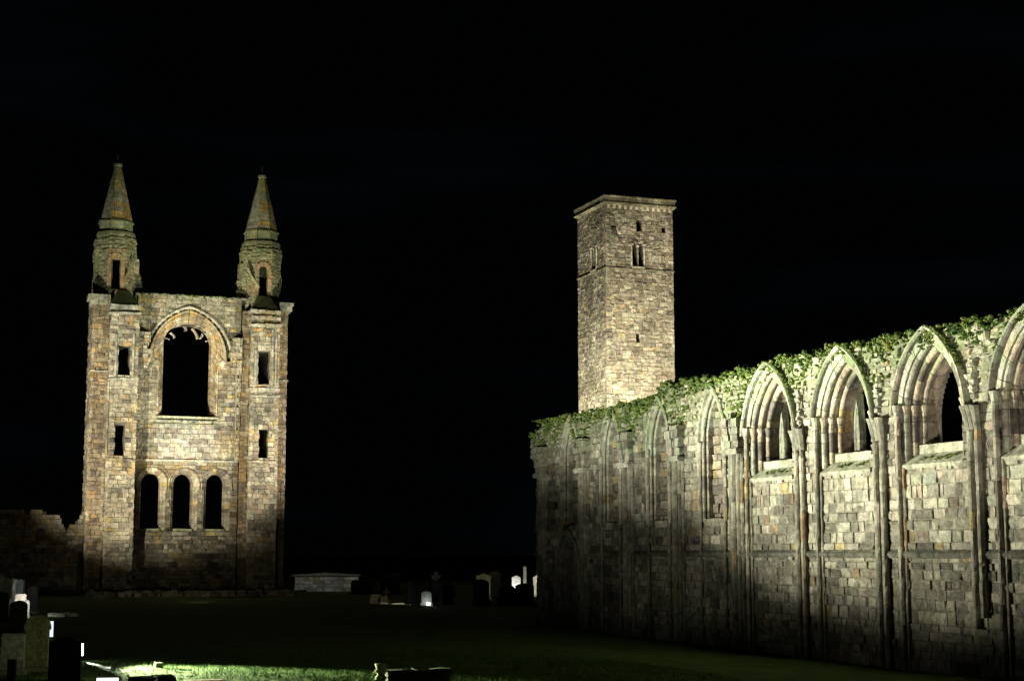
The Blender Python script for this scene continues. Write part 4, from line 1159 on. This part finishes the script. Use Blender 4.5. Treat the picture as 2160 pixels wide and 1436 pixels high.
# far enclosure wall with coping
o = thing("enclosure_wall", (26.2, 111, 0), "low pale burial enclosure wall with a flat coping, right of the gable", "wall")
me_ = Masonry(M['gable'], o)
me_.courses(P0(111), GX, GN, 0, 1.05, lambda z: [(24.2, 28.8)], (.2, .3), (.35, .7), [((.42, .41, .37), 4), ((.30, .27, .16), 1.5)])
me_.finish()
mb = MB(); mb.box((24.25, 111.06, 0), (28.75, 111.6, 1.0), (.2, .2, .2)); mb.build("rubble_core", M['gable_core'], o)
mb = MB(); mb.add([(23.9, 110.8, 1.1), (28.9, 110.8, 1.1), (28.9, 111.8, 1.1), (23.9, 111.8, 1.1), (23.9, 110.8, 1.2), (26.3, 110.8, 1.34), (28.9, 110.8, 1.2), (23.9, 111.8, 1.2), (26.3, 111.8, 1.34), (28.9, 111.8, 1.2)],
                  [(0, 1, 6, 5, 4), (3, 7, 8, 9, 2), (0, 4, 7, 3), (1, 2, 9, 6), (4, 5, 8, 7), (5, 6, 9, 8), (0, 3, 2, 1)], (.16, .16, .13)); mb.build("coping", M['grave'], o)
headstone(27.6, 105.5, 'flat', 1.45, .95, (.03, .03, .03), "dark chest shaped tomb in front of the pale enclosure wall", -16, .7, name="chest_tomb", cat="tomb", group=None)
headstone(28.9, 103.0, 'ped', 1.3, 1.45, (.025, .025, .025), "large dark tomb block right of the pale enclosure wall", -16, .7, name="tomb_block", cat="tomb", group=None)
# low foundations before the gable
o = thing("foundation_rubble", (14, 100, 0), "line of low foundation rubble at the foot of the tall gable", "rubble")
mb = MB()
for _ in range(260):
    V, F = random.choice(RPOOL); x = random.uniform(9.2, 22.5); y = 101 + random.gauss(0, .5) + .2 * math.sin(x); s_ = random.uniform(.2, .55)
    mb.add(np.stack([x + V[:, 0] * s_, y + V[:, 2] * s_ * .7, random.uniform(0, .12) - (V[:, 1] - .5) * s_ * .6], 1).tolist(), F, pick(PG))
mb.build("rubble", M['gable'], o, kind="stuff")
o = thing("kerb_rubble", (4.6, 62, 0), "short run of pale rubble stones behind the tall olive headstone", "rubble")
mb = MB()
for _ in range(40):
    V, F = random.choice(RPOOL); x = random.uniform(5.0, 6.2); y = 73 + random.gauss(0, .25); s_ = random.uniform(.12, .3)
    mb.add(np.stack([x + V[:, 0] * s_, y + V[:, 2] * s_, -(V[:, 1] - .5) * s_ * .5], 1).tolist(), F, (.45, .44, .36))
mb.build("rubble", M['grave'], o, kind="stuff")
o = thing("pyramid_stone", (9.1, 97.5, 0), "small stepped pyramid stone at the left foot of the tall gable", "stone")
mb = MB()
for i, (r, z) in enumerate(((.62, 0), (.46, .16), (.30, .32), (.12, .46))):
    mb.box((9.1 - r, 97.5 - r * .7, z), (9.1 + r, 97.5 + r * .7, z + .15), (.36, .35, .3), .015)
mb.build("steps", M['grave'], o)

# foreground stones at the bottom edge
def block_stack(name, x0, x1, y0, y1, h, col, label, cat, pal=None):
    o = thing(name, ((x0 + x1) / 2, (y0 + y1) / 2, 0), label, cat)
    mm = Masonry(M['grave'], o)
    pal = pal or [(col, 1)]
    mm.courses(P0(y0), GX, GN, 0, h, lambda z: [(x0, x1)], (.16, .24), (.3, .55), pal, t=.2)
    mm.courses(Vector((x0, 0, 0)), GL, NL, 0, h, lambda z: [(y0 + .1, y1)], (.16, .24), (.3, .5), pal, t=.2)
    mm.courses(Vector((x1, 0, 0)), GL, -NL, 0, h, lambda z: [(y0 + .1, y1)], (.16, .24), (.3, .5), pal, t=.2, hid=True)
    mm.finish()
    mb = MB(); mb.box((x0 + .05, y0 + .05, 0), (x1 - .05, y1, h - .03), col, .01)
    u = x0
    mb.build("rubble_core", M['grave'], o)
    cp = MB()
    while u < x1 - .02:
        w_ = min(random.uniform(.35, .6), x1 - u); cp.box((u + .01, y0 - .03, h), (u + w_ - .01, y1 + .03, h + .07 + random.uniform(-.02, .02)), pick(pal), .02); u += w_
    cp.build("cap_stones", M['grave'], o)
    return o
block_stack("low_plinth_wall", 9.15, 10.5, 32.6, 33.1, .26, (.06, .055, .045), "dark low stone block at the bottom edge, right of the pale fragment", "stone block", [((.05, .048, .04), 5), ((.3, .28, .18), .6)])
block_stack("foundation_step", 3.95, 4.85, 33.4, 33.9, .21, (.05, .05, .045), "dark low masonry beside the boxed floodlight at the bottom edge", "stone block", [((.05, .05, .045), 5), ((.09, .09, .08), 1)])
block_stack("foundation_stump", 4.98, 5.75, 32.9, 33.3, .15, (.36, .25, .17), "brownish pink low masonry block at the bottom edge", "stone block", [((.36, .25, .17), 5), ((.3, .24, .18), 1)])
o = thing("column_fragment", (9.03, 32.85, 0), "pale broken column fragment with a ringed neck at the bottom edge", "column")
mb = MB(); mb.lathe(9.03, 32.85, [(.09, 0), (.09, .14), (.13, .16), (.13, .20), (.085, .23), (.08, .27), (.135, .30), (.14, .34), (.10, .36), (.12, .385), (.13, .47), (.02, .48)], 14, (.55, .52, .40), jit=.006); mb.build("column_shaft", M['grave'], o, smooth=False)
o = thing("marker_stone", (5.38, 40.0, 0), "tiny grey marker stone alone on the bright grass", "marker")
mb = MB(); mb.box((5.30, 39.93, -.02), (5.48, 40.12, .13), (.42, .42, .40), .01); mb.build("stone", M['grave'], o)

# ================================================================== FLOODLIGHTS
def floodlight(x, y, z, w, h, d, face, label, lens, tilt=0, grille=0, group="ground floodlights"):
    o = thing("floodlight", (x, y, gz(x, y)), label, "floodlight", group); o.rotation_euler = (0, 0, R(face))
    def put(mb, nm, mat, parent=o):
        s = mb.build(nm, mat); s.parent = parent; return s
    # lamp looks along local -y
    T_ = .012
    mb = MB()
    for a, b in (((-w / 2, -d / 2, z), (w / 2, d / 2, z + T_)), ((-w / 2, -d / 2, z + h - T_), (w / 2, d / 2, z + h)), ((-w / 2, -d / 2, z + T_ + .001), (-w / 2 + T_, d / 2, z + h - T_ - .001)), ((w / 2 - T_, -d / 2, z + T_ + .001), (w / 2, d / 2, z + h - T_ - .001)), ((-w / 2 + T_ + .001, d / 2 - T_, z + T_ + .001), (w / 2 - T_ - .001, d / 2 - .001, z + h - T_ - .001))):
        mb.box(a, b, (1, 1, 1))
    hs = put(mb, "housing", M['metal'])
    mb = MB(); mb.box((-w / 2 + T_ + .004, -d / 2 + .01, z + T_ + .004), (w / 2 - T_ - .004, -d / 2 + .022, z + h - T_ - .004)); put(mb, "glass", lens)
    mb = MB(); mb.box((-w / 2 - .02, -.015, -.05), (-w / 2 - .004, .015, z + h * .6)); mb.box((w / 2 + .004, -.015, -.05), (w / 2 + .02, .015, z + h * .6)); put(mb, "bracket", M['metal'])
    if grille:
        for i in range(grille):
            mb = MB(); xx = -w / 2 + w * (i + .5) / grille; mb.box((xx - .006, -d / 2 - .006, z + .012), (xx + .006, -d / 2 + .004, z + h - .012)); put(mb, "grille_bar", M['metal'])
    return o
floodlight(3.775, 43.4, .12, .26, .34, .14, 44, "glaring floodlight beside the dark slate headstone", M['lens'])
floodlight(3.69, 53.2, .06, .26, .52, .2, 20, "pale lit upright lamp box behind the tall olive headstone", M['lens_dim'])
floodlight(3.52, 33.6, -.04, .48, .30, .2, -8, "boxed floodlight with a wire grille at the bottom edge", M['lens_box'], grille=12)
floodlight(24.08, 78.75, .02, .26, .15, .10, 17, "tiny lamp at the foot of the glaring small headstone", M['lens'])
for (x, y, f_, lab) in ((1.5, 92.2, 150, "floodlight left of the tall gable, aimed up at it"), (30.0, 93.2, 215, "floodlight right of the tall gable, aimed up at it"), (54.5, 112.6, 160, "floodlight before the square tower, aimed up at it")):
    floodlight(x, y, .06, .4, .3, .2, f_, lab, M['metal'])
# spots added on single stones and walls; only the first has a lamp
spot((24.13, 78.92, .16), (24.19, 79.3, .42), 5, 140, .6, (.9, 1, 1), .05)
spot((33.3, 90.0, .3), (33.78, 92.06, 1.1), 260, 80, .6, (1, .98, .9), .05)
spot((35.0, 91.0, .3), (35.71, 93.5, 1.3), 160, 60, .6, (1, .98, .85), .05)
spot((30.2, 86.0, .3), (30.6, 88.9, 1.4), 50, 60, .6, (1, .95, .7), .05)
spot((23.6, 80.5, .25), (22.9, 83.9, .1), 25, 90, .8, (1, .95, .75), .05)
spot((4.5, 76.0, .3), (3.4, 79.2, 1.3), 160, 90, .7, (.93, 1, .95), .05)
spot((4.3, 70.5, .3), (3.6, 74.9, .5), 60, 100, .8, (.93, 1, .9), .05)
spot((5.0, 71.0, .4), (5.6, 73.0, .1), 5, 110, .8, (1, 1, .9), .05)
spot((3.7, 71.2, .5), (4.05, 72.5, .75), 40, 70, .8, (1, .95, .8), .05)
spot((25.9, 104, .5), (26.4, 111, .6), 230, 60, .8, (1, 1, .95), .05)
spot((25.9, 85.5, .4), (27.35, 87.9, 1.4), 10, 50, .8, (.9, 1, 1), .05)
spot((3.7, 36.2, .5), (2.3, 41, .8), 40, 90, 1, (1, 1, .7), .08)  # added to make the lower left headstones paler, no lamp here
